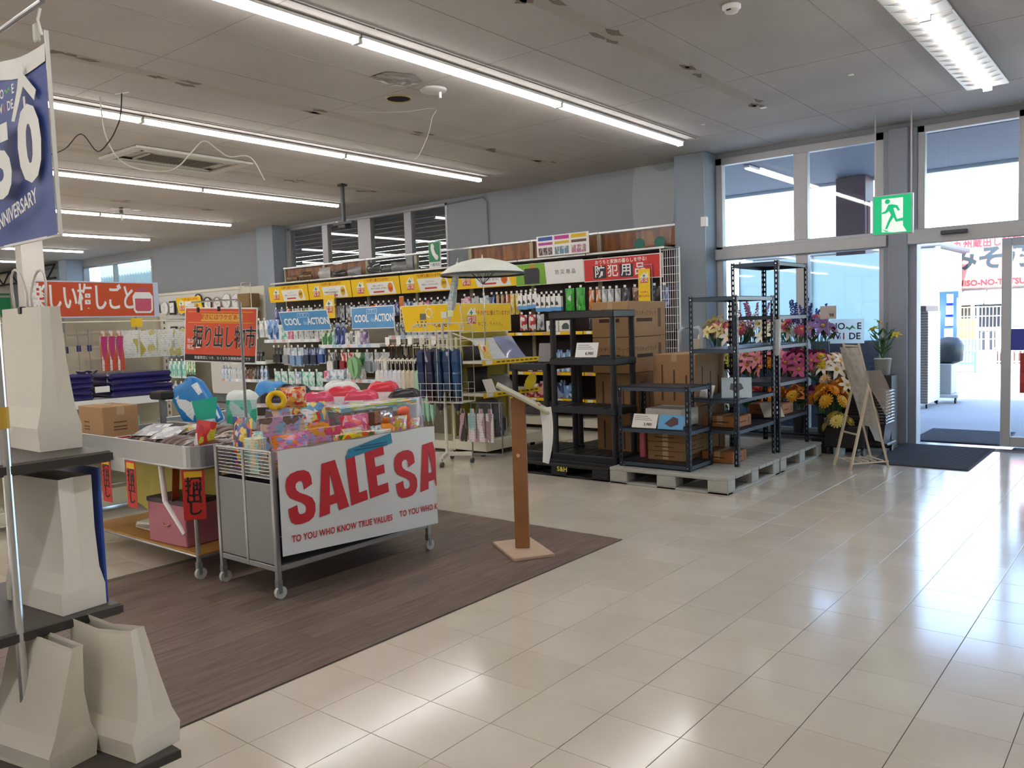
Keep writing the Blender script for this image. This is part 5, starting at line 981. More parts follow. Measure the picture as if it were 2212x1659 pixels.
def vsign(label,loc,w,h,base,txt=True):
    o=TG(OB('standing_sign',MB().cbox(-w/2,-.003,0,w/2,.003,h,.001).mesh('board',YEL),None,loc),label,'sign'); house(o,0,h-w*.62,w*.78)
    if txt: TX('“その時”に',.035,YT,o,(0,-.005,h*.38),bold=.01,sx=.75); TX('備えていますか?',.035,YT,o,(0,-.005,h*.28),bold=.01,sx=.6)
    MB().bar((w/2+.02,.01,base),(w/2+.02,.01,h+.05),.008).bar((w/2+.02,.01,h+.05),(-w/2+.02,.01,h+.05),.008).build('holder',GREYM,o)
vsign('narrow yellow standing sign in front of the red header',(-5.2,9.085,1.62),.17,.47,-.285)
vsign('narrow yellow standing sign between the blue headers',(-11.4,9.085,1.66),.3,.4,-.325,False)
o=TG(OB('standing_sign',MB().cbox(-.05,-.003,0,.05,.003,.62,.001).mesh('board',MA('#e6d9a8',.5)),None,(-9.6,9.09,1.335)),'tall cream and orange strip sign beside the blue COOL header','sign'); flat(rect(-.048,.46,.048,.61),'orange_print',MA('#e0782a',.5),o,(0,-.003,0))
for k in range(6): flat(rect(-.02,.04+k*.065,.02,.09+k*.065),'print_mark',MA('#6a5a3a',.6),o,(0,-.003,0))
# bagged stock on the top shelf
random.seed(3)
for k,(x,c) in enumerate(((-12.7,'#8a6a4a'),(-12.3,'#7a5c40'),(-11.75,'#c9cac6'),(-11.35,'#3a3b3d'),(-10.95,'#9a979a'),(-10.45,'#4a4c4e'),(-10.1,'#5a5c5e'),(-9.85,'#8f9294'))):
    TG(OB('stock_bag',m_pouch(.34,.12+.04*(k%3),.22,MA(c,.2,var=.35,scale=10,bump=.5,coat=.5)),None,(x,9.3,2.362),(0,0,R(random.uniform(-8,8)))),'clear bag of stock on the wall top shelf, %s from the left'%ORD[k],'bag','stock bags on the wall top shelf')
# plastic sheet hanging at the right end, white wire grid panel
sh=MB(); sh.grid(lambda u,v:(-.26+.52*u+.06*(u-.5)*math.sin(v*4),-.03*math.sin(u*11+v*3)-.02*math.sin(u*23),.95-.95*v+.06*math.sin(u*6)*(1-v)),14,12)
TG(sh.build('plastic_sheet',MA('#e3e9ee',.6,alpha=.16,spec=.1),None,(-5.17,9.3,2.4),smooth=True),'clear plastic sheet hanging at the pillar above the red header','plastic sheet')
t=TH('wire_grid','white wire grid panel standing beside the blue-grey pillar','wire grid',(-4.94,9.05,0)); 
for k in range(9): MB().cyl((.0+.03*k,.0,.75),(.0+.03*k,.0,2.3),.003,n=5).build('wire',WHITE,t)
for k in range(16): MB().cyl((0,.0,.8+k*.1),(.24,.0,.8+k*.1),.003,n=5).build('wire',WHITE,t)
MB().tube([(-.01,0,0),(-.01,0,2.32),(.25,0,2.32),(.25,0,0)],.008,6).build('frame',WHITE,t)
# ================================================================ CLOCK DISPLAY
random.seed(9)
t=TH('clock_display','white display board with wall clocks at the far back','display board',(-18.2,9.5,0)); MB().cbox(0,0,.2,3.62,.03,2.34,.004).build('board',MA('#dcdcd8',.5),t); MB().cbox(-.02,-.02,2.34,3.66,.04,2.4,.004).build('top_trim',CREAM,t)
for z in (1.8,1.2): MB().cyl((0,-.03,z),(3.6,-.03,z),.012).build('bar',GREYM,t)
CK=[('black',.0),('white',.0),('square',0),('brown',-.02),('silver',.06),('black',.1),('black',.02),('rose',.0),('white',.06),('white',.05)]
k=0
for rw,z0 in ((0,2.06),(1,1.5)):
    for i,(kind,dz) in enumerate(CK):
        if rw and i in (1,4,7): continue
        x=-18.0+i*.355; z=z0+dz
        c=dict(black='#1c1c1e',white='#e9e9e6',square='#2a2b28',brown='#6f675c',silver='#c9c9c6',rose='#b08a92')[kind]; fm=MA(c,.35)
        q=TH('wall_clock','%s-rimmed %s wall clock, %s from left in the %s row'%({'square':'dark'}.get(kind,kind),'square' if kind=='square' else 'round',ORD[i],('upper','lower')[rw]),'clock',(x,9.47,z),0,'clocks on the display board')
        if kind=='square': MB().cbox(-.12,-.04,-.15,.12,.0,.15,.008).build('case',fm,q); MB().box(-.09,-.043,-.11,.09,-.04,.11).build('face',WHITE,q)
        else:
            b=MB().tube([(.148*math.cos(a*PI/10),-.02,.148*math.sin(a*PI/10)) for a in range(20)],.014 if kind!='white' else .01,6,closed=True); b.build('rim',fm,q,smooth=True); MB().prism(disc(.14,20),(0,-.005,0),(1,0,0),(0,0,1),(0,-.01,0)).build('face',MA('#f0f0ee',.4),q)
        a=random.uniform(0,6); y=-.045 if kind=='square' else -.018
        MB().bar((0,y,0),(.06*math.cos(a),y,.06*math.sin(a)),.008,.002,up=(0,1,0)).build('hour_hand',INK,q); MB().bar((0,y,0),(.09*math.cos(a+2),y,.09*math.sin(a+2)),.006,.002,up=(0,1,0)).build('minute_hand',INK,q); k+=1
o=ysign('yellow emergency sign standing in front of the clocks',-14.62,-13.75,8.1,1.86,0,8)
MB().cyl((.2,.02,-1.86),(.2,.0,.2),.012).build('post',GREYM,o); MB().cbox(.05,-.1,-1.86,.35,.1,-1.84,.004).build('foot',GREYM,o)
t=TH('wire_grid','cream wire grid shelf end beside the clock display','wire grid',(-14.5,9.1,0)); MB().cbox(0,.3,.2,.75,.33,2.36,.004).build('panel',CREAM,t)
for k in range(12): MB().cyl((.36+k*.035,.0,.9),(.36+k*.035,.0,2.36),.003,n=5).build('wire',CREAM,t)
for k in range(10): MB().cyl((.36,.0,1.0+k*.14),(.75,.0,1.0+k*.14),.003,n=5).build('wire',CREAM,t)
MB().tube([(.34,0,0),(.34,0,2.2),(.46,0,2.42),(.76,0,2.42),(.76,0,0)],.008).build('frame',CREAM,t)
for k,z in enumerate((1.62,1.95)): TG(OB('woven_box',MB().cbox(-.2,-.12,0,.2,.12,.26,.01).mesh('wb',MA('#8a6f45',.7,var=.35,scale=40)),None,(-13.98,9.2,z)),'brown woven box, %s of the two on the wire grid end'%('lower','upper')[k],'box')
# hanging pale blue goods left of the island
t=TH('peg_stand','pegboard stand hung with pale blue cooling goods','peg stand',(-12.5,6.7,0)); MB().cbox(0,0,.1,1.2,.03,1.5,.004).build('board',BACKP,t); MB().cbox(0,-.3,.03,1.2,.03,.1,.004).build('foot',CREAM,t)
row(t,-12.46,6.5,1.42,[('pouch','ice',.13,.3,.05,2),('pouch','blue',.13,.3,.05,3),('pouch','ice',.12,.28,.05,3)],'on upper pegs left of the orange sign',hang=1)
row(t,-12.46,6.5,1.06,[('pouch','blue',.14,.26,.05,2),('pouch','teal',.13,.26,.05,4),('pouch','green',.12,.2,.05,2)],'on lower pegs left of the orange sign',hang=1)
row(t,-12.4,6.5,.72,[('card','green',.14,.3,.08,2),('card','white',.14,.24,.08,2),('card','blue',.16,.3,.08,3)],'on foot pegs left of the orange sign',hang=1)
# ================================================================ LEFT GONDOLA (kitchen goods), facing the aisle
t=TH('kitchen_shelf_unit','cream shelf unit with ladles and pickling goods at the left','shelf unit',(-7.36,1.4,0)); w=2.52
MB().cbox(0,0,.15,.03,w,1.64,.004).build('back_panel',MA('#d3c9af',.55,var=.04),t)
for y in (.0,w-.05,w/2): MB().cbox(.03,y,0,.065,y+.05,1.66,.004).build('upright',CREAM,t)
for y in (w-.05,):
    for k in range(22): MB().box(.0655,y+.018,.3+k*.06,.0665,y+.032,.33+k*.06).build('slot',MA('#6a6250',.7),t)
MB().cbox(.03,0,.05,.47,w,.15,.006).build('base_shelf',CREAM,t)
for z in (.94,.5): s=MB().cbox(.03,0,z-.03,.46,w,z,.004).build('shelf',SHW,t); MB().cbox(.46,0,z-.062,.468,w,z+.004,.003).build('price_rail',WHITE,s)
s=TG(OB('header_sign',MB().cbox(-.004,-.5,0,.004,.5,.3,.002).mesh('board',MA('#c9d6ea',.4)),None,(-7.0,3.2,1.62)),'orange header sign with white lettering and jam jar at the left','sign')
ORG=MA('#d04f1c',.45,var=.04); flat(rect(-.5,.012,.452,.29),'orange_print',ORG,s,(.0042,0,0),'x')
[TX('楽しい梅しごと',.235,WHITE,s,(.0062+.0004*q,-.133+.006*q,.152),(PI/2,0,PI/2),bold=.006,sx=.52,sp=.96) for q in (0,1)]
flat([(.27,.06),(.285,.035),(.42,.035),(.44,.06),(.445,.18),(.42,.215),(.29,.215),(.265,.18)],'jar_outline',WHITE,s,(.0058,0,0),'x'); flat([(.285,.065),(.3,.05),(.41,.05),(.425,.065),(.428,.16),(.285,.16)],'jar_fill',MA('#cf5a72',.5,var=.25,scale=40),s,(.0075,0,0),'x'); flat([(.3,.225),(.41,.225),(.4,.25),(.31,.25)],'jar_lid',MA('#b05a80',.5),s,(.0058,0,0),'x')
MB().bar((-.03,-.3,-.12),(-.03,-.3,.2),.012).bar((-.03,.3,-.12),(-.03,.3,.2),.012).build('bracket',GREYM,s)
MB().cyl((-.02,-1.75,-.035),(-.02,.72,-.035),.006).build('rod',CREAM,s); 
TG(OB('price_card',MB().cbox(-.001,-.05,0,.001,.05,.075,.0005).mesh('card',YEL),None,(-6.96,3.47,1.535)),'small yellow price card below the orange header','price card')
def ladle(label,y,z,ln,col,bowl=True):
    q=TH('ladle',label,'ladle',(-7.02,y,z),0,'ladles under the orange header'); MB().bar((0,0,0),(0,0,-ln),.014,.004,up=(0,1,0)).build('handle',CHROME,q)
    b=MB(); b.grid(lambda u,v:(.02+.04*math.cos(2*PI*u)*math.cos(v*PI/2),.045*math.sin(2*PI*u)*math.cos(v*PI/2),-ln-.005-.03*math.sin(v*PI/2)),12,4); b.build('bowl',CHROME,q,smooth=True); MB().box(.004,-.018,-ln*.55,.006,.018,-ln*.4).build('label_band',MA(col,.4),q)
for i in range(3): ladle('steel ladle with dark label, %s of three beside the white bag'%ORD[i],2.75+.075*i,1.53,.36,'#2a2c3a')
for i in range(2): ladle('steel ladle with navy label, %s of two under the header'%ORD[i],3.0+.085*i,1.53,.34,'#2b3070')
for i in range(3):
    q=TG(OB('skewer_pack',m_card(.062,.34,.02,PRT(('#c03a7a','#e8893a','#e6e2dc','#d0523a'),3,1.6)),None,(-7.0,3.2+.066*i,1.17),(0,0,PI/2)),'pink-topped ladle pack, %s of three under the header'%ORD[i],'ladle pack','pink-topped ladle packs'); MB().bar((0,-.012,0),(0,-.012,-.14),.008).build('handle',CHROME,q); MB().lathe([(.035,-.16),(.03,-.145),(.0,-.17)],10).build('bowl',CHROME,q,smooth=True)
for i in range(4): TG(OB('net_bag_pack',m_pouch(.155,.24,.05,PRT(('#dfe0d6','#cfc980','#e8e8e2','#c2b85a'),i+7,2)),None,(-7.0,3.43+.155*i,1.27),(0,0,PI/2)),'clear pack with yellow print, %s of four under the header'%ORD[i],'pack','yellow-print packs under the header')
NAV=MA('#2f2c6a',.2,var=.35,scale=8,bump=.4,coat=.6)
fm=MB().cbox(-.19,-.215,0,.19,.215,.044,.018).mesh('fp',NAV); fm2=MB().cbox(-.19,-.28,0,.19,.28,.05,.02).mesh('fp',NAV)
for s_ in range(2):
    for k in range(5 if s_==0 else 4): TG(OB('folded_sheet_pack',(fm,fm2)[s_],None,(-7.12,2.86+.62*s_+random.uniform(-.01,.01),.941+k*(.045,.052)[s_]),(R(random.uniform(-1.5,1.5)),0,R(random.uniform(-3,3)))),'navy folded plastic pack, %s up in the %s stack'%(ORD[k],('left','right')[s_]),'folded pack','navy folded packs on the kitchen shelf')
TG(OB('white_tag',MB().cbox(-.002,-.06,0,.002,.06,.05,.001).mesh('t',WHITE),None,(-6.91,3.12,1.0)),'white tag between the two navy stacks','tag')
random.seed(2)
for k in range(7): TG(OB('boxed_pack',pack('card',random.choice(('white','dark','teal')),.16,.3,.12),None,(-7.1,1.6+k*.3,.505),(0,0,PI/2)),'pack on the lower kitchen shelf, %s from left'%ORD[k],'pack','packs on the lower kitchen shelf')
# ================================================================ CEILING FITTINGS
t=TH('air_conditioner','white ceiling cassette air conditioner with dark centre grille','air conditioner',(-9.02,5.11,ZC-.004))
ACW=MA('#cfcdc6',.5,var=.04)
b=MB(); 
for a in ((-.435,-.71,-.03,.435,-.6),(-.435,.6,-.03,.435,.71),(-.435,-.6,-.03,-.33,.6),(.33,-.6,-.03,.435,.6)): MB().cbox(a[0],a[1],-.03,a[3],a[4],0,.006).build('panel_frame',ACW,t)
for x in (-.3,.24): MB().cbox(x,-.55,-.024,x+.06,.55,-.016,.003).build('louver',ACW,t); MB().box(x-.02,-.56,-.014,x+.08,.56,-.01).build('air_slot',MA('#2f2c2a',.8),t)
MB().box(-.2,-.42,-.014,.2,.42,-.008).build('intake',MA('#3a3734',.8),t)
for k in range(20): MB().box(-.2,-.41+k*.042,-.02,.2,-.4+k*.042,-.012).build('grille_slat',MA('#8a8780',.6),t)
for x in (-.215,.2): MB().box(x,-.44,-.024,x+.015,.44,-.006).build('intake_frame',ACW,t)
for y in (-.44,.425): MB().box(-.215,y,-.024,.215,y+.015,-.006).build('intake_frame',ACW,t)
def rnd(label,x,y,r,mat,rim=None,hole=False):
    t=TH('ceiling_disc',label,'ceiling fitting',(x,y,ZC-.003)); 
    if hole: MB().tube([(r*math.cos(a*PI/12),r*math.sin(a*PI/12),0) for a in range(24)],.008,6,closed=True).build('rim',rim,t); MB().prism(disc(r-.004,24),(0,0,0),(1,0,0),(0,1,0),(0,0,-.001)).build('hole_plate',mat,t)
    else: MB().lathe([(r,0),(r,-.012),(r*.93,-.02),(0,-.022)],24).build('disc',mat,t,smooth=True)
    return t
rnd('dark round opening in the ceiling near the middle light row',-5.4,5.18,.11,MA('#171311',.9),MA('#b09a6a',.5),True)
q=rnd('white round ceiling speaker beside the dark opening',-4.98,5.19,.115,MA('#c9c8c4',.6)); MB().cyl((.03,.05,-.07),(.03,.05,-.02),.012).build('stub',WHITE,q)
b=MB(); n=10
b.grid(lambda u,v:((.19*(u-.5))*2*(1-.5*abs(2*v-1)),.2*(v-.5)*2,-.004-.02*max(0,math.sin(3.14*u))*max(0,math.sin(3.14*v))*(1+.6*math.sin(u*17)*math.sin(v*13))),10,10)
TG(b.build('ceiling_cover',MA('#a9a7a4',.3,.5,var=.2,scale=20),None,(-4.99,4.78,ZC-.004),smooth=False),'crumpled silver sheet taped on the ceiling above the speaker','cover')
t=TH('smoke_detector','white round smoke detector at the top right of the ceiling','detector',(-2.3,5.22,ZC-.003)); MB().lathe([(.06,0),(.06,-.02),(.045,-.03)],20).build('base',WHITE,t,smooth=True); MB().lathe([(.045,-.03),(.042,-.045),(.0,-.05)],20).build('cap',MA('#dcdad4',.5),t,smooth=True); MB().box(-.015,-.046,-.042,.015,-.043,-.034).build('vent',INK,t)
for i,(x,y,s) in enumerate(((-3.17,7.9,.03),(-3.9,8.1,.02),(-2.2,7.4,.02),(-13.0,6.6,.05))): TG(MB().cbox(x-s,y-s,ZC-.012,x+s,y+s,ZC-.004,.003).build('ceiling_plate',WHITE),('small white plate on the ceiling near the entrance glass','tiny white plate on the ceiling left of the entrance glass','tiny white plate on the ceiling above the entrance','white plate on the far-left ceiling')[i],'plate')
t=TH('tv_bracket','dark ceiling pole bracket hanging near the high windows','bracket',(-9.1,7.58,0)); MB().cbox(-.05,-.05,ZC-.03,.05,.05,ZC-.005,.004).build('ceiling_plate',MA('#35373b',.4,.5),t); MB().cbox(-.022,-.022,2.95,.022,.022,ZC-.03,.004).build('pole',MA('#3f4247',.4,.5),t); MB().cbox(-.2,-.03,2.92,.2,.03,2.96,.004).build('arm',MA('#35373b',.4,.5),t); MB().cbox(-.06,-.07,2.86,.1,.05,2.92,.01).build('mount',BLACK,t); MB().cyl((-.21,0,2.94),(-.13,0,2.96),.02).build('knob',WHITE,t)
def wire(label,pts,mat,r=.005):
    P=[Vector(p) for p in pts]; out=[]
    for i in range(len(P)-1):
        a,b_,c,d=P[max(0,i-1)],P[i],P[i+1],P[min(len(P)-1,i+2)]
        for k in range(5):
            u=k/5; out.append(.5*((2*b_)+(c-a)*u+(2*a-5*b_+4*c-d)*u*u+(3*b_-a-3*c+d)*u**3))
    out.append(P[-1]); return TG(MB().tube(out,r,5).build('hanging_wire',mat,smooth=True),label,'wire')
w_=wire('black wire hanging from a ceiling hook near the banner',[(-6.865,3.423,3.476),(-6.87,3.402,3.288),(-6.898,3.369,3.174),(-6.938,3.327,3.08),(-7.014,3.258,2.999),(-7.122,3.184,3.149),(-7.224,3.09,3.027),(-7.35,2.98,2.97)],MA('#35322f',.6),.0055)
MB().bar((-6.93,3.4,3.474),(-6.8,3.45,3.474),.012,.004).build('ceiling_hook',WHITE,w_)
wire('white cable swagging below the air conditioner',[(-7.1,3.35,3.476),(-7.08,3.36,3.2),(-7.04,3.4,3.03),(-6.97,3.46,2.92),(-6.85,3.56,2.86),(-6.7,3.68,2.845),(-6.61,3.75,2.885),(-6.53,3.82,2.99),(-6.45,3.9,3.09),(-6.36,3.97,3.01),(-6.29,4.03,2.95),(-6.15,4.14,2.94),(-6.05,4.2,2.74)],MA('#e3dfd2',.5),.006)
wire('thin white wire dangling below the round ceiling speaker',[(-6.04,5.12,3.474),(-5.665,5.421,3.45),(-5.406,5.636,3.476),(-5.42,5.615,3.387),(-5.444,5.582,3.238),(-5.507,5.513,3.048),(-5.546,5.477,3.006)],MA('#d9d6cc',.5),.003)
t=TH('ceiling_sensor','white three-armed ceiling sensor under the fourth light row','sensor',(-12.9,6.3,ZC-.004)); 
for a in (30,150,270): MB().bar((0,0,-.03),(.16*math.cos(R(a)),.16*math.sin(R(a)),-.03),.06,.01).build('arm',WHITE,t)
MB().cyl((0,0,-.1),(0,0,0),.03).build('stem',MA('#6a6860',.6),t); MB().cyl((0.02,0,-.2),(0,0,-.1),.012).build('probe',WHITE,t)
# ================================================================ ENTRANCE
EG=MA('#00b878',.4,var=0,emit=.55); EWH=MA('#e9f2ec',.4,var=0,emit=.55)
t=TH('exit_sign','green emergency exit sign with running figure hanging before the door post','exit sign',(-2.26,8.95,2.235))
MB().cbox(-.19,-.0,0,.19,.05,.4,.006).build('case',MA('#c9cbc8',.4),t); f_=MB().box(-.178,-.004,.012,.178,0,.388).build('green_face',EG,t)
flat([(-.1,.03),(.02,.0+.02),(.135,.02),(.1,.08),(.1,.36),(-.1,.36),(-.1,.07)],'white_door',EWH,t,(0,-.004,0))
MAN=[(-.035,.30),(.0,.302),(.05,.285),(.075,.235),(.055,.228),(.035,.262),(.012,.262),(.028,.205),(.045,.15),(.1,.158),(.125,.145),(.12,.13),(.035,.122),(.012,.17),(-.02,.12),(-.045,.06),(-.07,.055),(-.04,.135),(-.012,.195),(-.03,.235),(-.06,.215),(-.098,.21),(-.098,.228),(-.065,.24)]
flat(MAN,'running_figure',EG,t,(0,-.0058,0)); flat([(-.045+a,.332+b) for a,b in disc(.025,14)],'running_figure',EG,t,(0,-.0058,0)); flat([(-.1,.065),(-.06,.03),(-.02,.03),(-.07,.05)],'running_figure',EG,t,(0,-.0058,0))
for x in (-.17,.17): MB().cyl((x,.025,.4),(x,.025,ZC-2.24),.007).build('rod',MA('#c9b9bb',.4),t)
MATM=MA('#3b3f49',.85,var=.2,scale=120,bump=.5); 
for i,(y0,y1,l) in enumerate(((8.25,9.66,'dark ribbed entrance mat inside the doorway'),(9.95,11.05,'dark ribbed entrance mat outside the doorway'))):
    o=TG(OB('door_mat',MB().cbox(-.46,y0,0.0015,.42,y1,.011,.003).mesh('mat',MATM),None,(-1.86-.0*i,0,0)),l,'door mat')
    for k in range(40): MB().box(-.45,y0+.02+k*(y1-y0-.04)/40,.011,.41,y0+.032+k*(y1-y0-.04)/40,.0145).build('rib',MA('#4a4f5a',.9,var=.2),o) if k%1==0 else None
# easel
EW=MA('#d9c9b0',.55,var=.08)
t=TH('easel_sign','pale wooden easel stand holding clear-sleeved sheets beside the mat','easel',(0,0,0))
F1,F2,S1,S2,T1,T2=Vector((-2.08,8.11,0)),Vector((-2.28,8.31,0)),Vector((-2.54,8.0,0)),Vector((-2.33,7.79,0)),Vector((-2.3,7.95,1.17)),Vector((-2.5,8.15,1.17))
for a,b_ in ((F1,T1),(F2,T2)): MB().bar(a,b_,.022,.016).build('leg',EW,t)
H1,H2=F1.lerp(T1,.66),F2.lerp(T2,.66)
for a,b_ in ((S2,H1),(S1,H2)): MB().bar(a,b_,.022,.016).build('strut',EW,t)
for u in (.42,.98): MB().bar(F1.lerp(T1,u),F2.lerp(T2,u),.016).build('crossbar',EW,t)
MB().bar(S1.lerp(H2,.42),S2.lerp(H1,.42),.014).build('crossbar',EW,t)
for k in range(5): u=.1+k*.19; MB().bar(S1.lerp(F2,u)+Vector((0,0,.07)),S2.lerp(F1,u)+Vector((0,0,.07)),.012).build('tray_slat',EW,t)
for a,b_ in ((S1,F2),(S2,F1)): MB().bar(a+Vector((0,0,.06)),b_+Vector((0,0,.06)),.012).build('tray_rail',EW,t)
UU=(F2-F1).normalized(); VV=(T1-F1).normalized(); NN=UU.cross(VV)
def easel_sheet(name,label,u0,u1,v0,v1,off,mat,bend=.02):
    b=MB(); b.grid(lambda u,v:F1+UU*(u0+(u1-u0)*u)+VV*(v0+(v1-v0)*v)+NN*(off+bend*math.sin(v*3+u*2)),5,8); o=b.build(name,mat,smooth=True); return TG(o,label,'sheet')
easel_sheet('paper_sheet','tall printed sheet in clear sleeve on the wooden easel',-.02,.29,.38,1.17,-.02,PRT(('#dcd8cc','#e0dcd2','#d0ccc0','#d2d0cc'),4,6,.3,.15))
easel_sheet('paper_sheet','white lower sheet hanging from the wooden easel',.06,.22,.22,.5,.03,MA('#d8dee6',.4))
easel_sheet('paper_sheet','brown card clipped at the middle of the wooden easel',.08,.24,.34,.6,.05,MA('#b09a72',.6))
easel_sheet('paper_sheet','loose clear sleeve hanging at the right of the wooden easel',-.2,-.02,.5,.95,.03,FILM('#cfc4ba',.5),.05)
# baskets on a dolly
t=TH('basket_dolly','low wheeled dolly under the black shopping baskets','dolly',(-2.5,8.95,0)); MB().cbox(-.24,-.17,.09,.24,.17,.12,.01).build('frame',MA('#2a2426',.5),t)
for x in (-.2,.2):
    for y in (-.13,.13): MB().cyl((x-.012,y,.035),(x+.012,y,.035),.035,n=12).build('wheel',MA('#5a5a5c',.5),t); MB().cyl((x,y,.06),(x,y,.09),.01).build('stem',CHROME,t)
bm_=MB()
for z0,z1,s0,s1 in ((0,.2,.86,1),):
    W_,D_=.215,.15
    for (sx,sz) in ((s0,z0),(s1,z1)):
        for x,y in ((-W_,-D_),(W_,-D_),(W_,D_),(-W_,D_)): bm_.v.append((x*sx,y*sx,sz))
    for i in range(4): bm_.f.append((i,(i+1)%4,4+(i+1)%4,4+i)); bm_.mi.append(0)
    bm_.f.append((3,2,1,0)); bm_.mi.append(0)
bm_.tube([(-.22,-.155,.2),(.22,-.155,.2),(.22,.155,.2),(-.22,.155,.2)],.009,6,closed=True); bk=bm_.mesh('basket',MA('#2a1f24',.45,var=.1))
hm=MB().tube([(.0,-.155,.195),(.19,-.15,.205),(.222,-.1,.207),(.226,0,.207),(.222,.1,.207),(.19,.15,.205),(0,.155,.195)],.007,6).mesh('handle',MA('#c6d4e2',.35))
for k in range(11):
    o=TG(OB('shopping_basket',bk,None,(-2.5,8.95,.121+k*.032)),'dark shopping basket, %s up in the stack by the door post'%ORD[k],'basket','stacked shopping baskets'); OB('handle',hm,o)
for k,(x,y) in enumerate(((-2.62,8.62),)):
    t=TH('carrier_cart','small dark wheeled shopping cart frame behind the easel','cart',(x,y,0)); MB().tube([(-.2,0,.08),(-.2,0,.36),(-.17,0,.4),(.17,0,.4),(.2,0,.36),(.2,0,.08)],.012).build('frame',MA('#4a4446',.4,.4),t); MB().cbox(-.19,-.05,.08,.19,.08,.3,.015).build('body',MA('#231c20',.6),t)
    for xx in (-.17,.17): MB().cyl((xx-.012,0,.045),(xx+.012,0,.045),.045,n=12).build('wheel',MA('#3a3638',.5),t)
# glass lettering
t=TG(OB('glass_sticker',MB().box(-.19,-.0015,-.14,.19,0,.14).mesh('film',TRL('#f2f6f8',.75)),None,(-2.95,9.755,1.25)),'store name sticker on the entrance glass','sticker')
LM=MA('#42354c',.5); TX('HO',.105,LM,t,(-.1,-.003,.055),bold=.02); flat([(-.03,.02),(.0,.055),(.03,.035),(.06,.07),(.1,.02),(.06,.04),(.03,.012),(.0,.035)],'roof_mark',MA('#4a9a72',.5),t,(.0,-.002,0)); TX('E',.105,LM,t,(.135,-.003,.055),bold=.02)
TX('W',.105,LM,t,(-.125,-.003,-.06),bold=.02); TX('I',.105,MA('#e0624a',.5),t,(-.035,-.003,-.06),bold=.02); TX('DE',.105,LM,t,(.085,-.003,-.06),bold=.02)
# ================================================================ FLOWERS
def head_lily(c,c2):
    b=MB()
    for k in range(6):
        a=k*PI/3; ca,sa=math.cos(a),math.sin(a)
        P=[(.0,0,0),(.028,.016,.022),(.06,.012,.02),(.082,0,.004),(.06,-.012,.02),(.028,-.016,.022)]
        b.add([(x*ca-y*sa,x*sa+y*ca,z) for x,y,z in P],[(0,1,5),(1,2,4,5),(2,3,4)],0)
    b.lathe([(.008,0),(.012,.02),(.0,.03)],6,m=1); return b.mesh('blossom',[MA(c,.6,var=.15,scale=30),MA(c2,.6)],True)
def head_mum(c,c2):
    b=MB()
    for r,n,z,l in ((.012,14,.0,.036),(.008,12,.012,.028),(.004,9,.02,.02)):
        for k in range(n):
            a=2*PI*k/n+z*40; ca,sa=math.cos(a),math.sin(a); P=[(r,-.006,z),(r+l,-.007,z+.006),(r+l+.006,0,z+.004),(r+l,.007,z+.006),(r,.006,z)]
            b.add([(x*ca-y*sa,x*sa+y*ca,zz) for x,y,zz in P],[(0,1,2,3,4)],0)
    b.lathe([(.012,.02),(.008,.03),(0,.032)],8,m=1); return b.mesh('blossom',[MA(c,.6,var=.2,scale=30),MA(c2,.6)])
def head_spike(c,c2):
    b=MB(); random.seed(7)
    for k in range(26):
        z=k*.011; a=k*2.4; r=.03*(1-k/32); x,y=r*math.cos(a),r*math.sin(a); b.lathe([(.003,-.01),(.014,0),(.008,.012)],5,(x,y,z))
    return b.mesh('blossom',MA(c,.6,var=.25,scale=40))
LEAF=MA('#3f6a3c',.6,var=.3,scale=15); LEAF2=MA('#6a8a5a',.6,var=.25,scale=15)
lm=MB().add([(0,0,0),(.018,0,.05),(.014,.004,.1),(0,.01,.15),(-.014,.004,.1),(-.018,0,.05)],[(0,1,5),(1,2,4,5),(2,3,4)]).mesh('leaf',LEAF); lm2=lm.copy(); lm2.materials[0]=LEAF2
HD={}
def head(kind,c,c2='#e0c04a'):
    k=(kind,c)
    if k not in HD: HD[k]=dict(lily=head_lily,mum=head_mum,spike=head_spike)[kind](c,c2)
    return HD[k]
BUC={}
def bouquet(label,x,y,z,heads,n,h=.32,spread=.13,bc='#3a3c40',sc=1.0,seed=0,bh=.2):
    random.seed(seed*13+5); t=TH('flower_bucket',label,'flowers',(x,y,z),0)
    if bc not in BUC: BUC[bc]=MB().lathe([(.055,0),(.075,.2),(.08,.2),(.08,.205),(.07,.205),(.05,.01)],14).mesh('bucket',MA(bc,.45))
    OB('bucket',BUC[bc],t,scale=(1,1,bh/.2))
    for k in range(n):
        kd,c=heads[k%len(heads)]; a=k*2.4+seed; r=spread*math.sqrt((k+.4)/n); px,py,pz=r*math.cos(a),r*math.sin(a)-.02,bh+h*(1-.45*(r/spread)**2)+random.uniform(-.03,.03)
        MB().tube([(px*.2,py*.2,bh*.5),(px*.6,py*.6,bh+h*.4),(px,py,pz)],.0035,4).build('stem',LEAF,t)
        OB('blossom',head(kd,c),t,(px,py,pz),(R((35+30*r/spread)*(.35 if kd=='spike' else 1)),0,math.atan2(px,-py-.05)+random.uniform(-.4,.4)),(sc*random.uniform(.9,1.25)*(.6 if kd=='spike' else 1),)*3)
    for k in range(n+4):
        a=k*2.1+seed; r=spread*random.uniform(.3,.9); OB('leaf',random.choice((lm,lm2)),t,(r*math.cos(a)*.7,r*math.sin(a)*.7,bh+h*random.uniform(.1,.55)),(R(random.uniform(-50,50)),R(random.uniform(-40,40)),a),random.uniform(.8,1.3))
t=TH('flower_stand','black tiered flower stand between the steel racks and the glass','stand',(-3.55,8.75,0))
for (y,z) in ((0.0,.18),(.2,.5),(.4,.86)): MB().cbox(-.82,y,z-.02,.82,y+.2,z,.004).build('tier',BLACK,t)
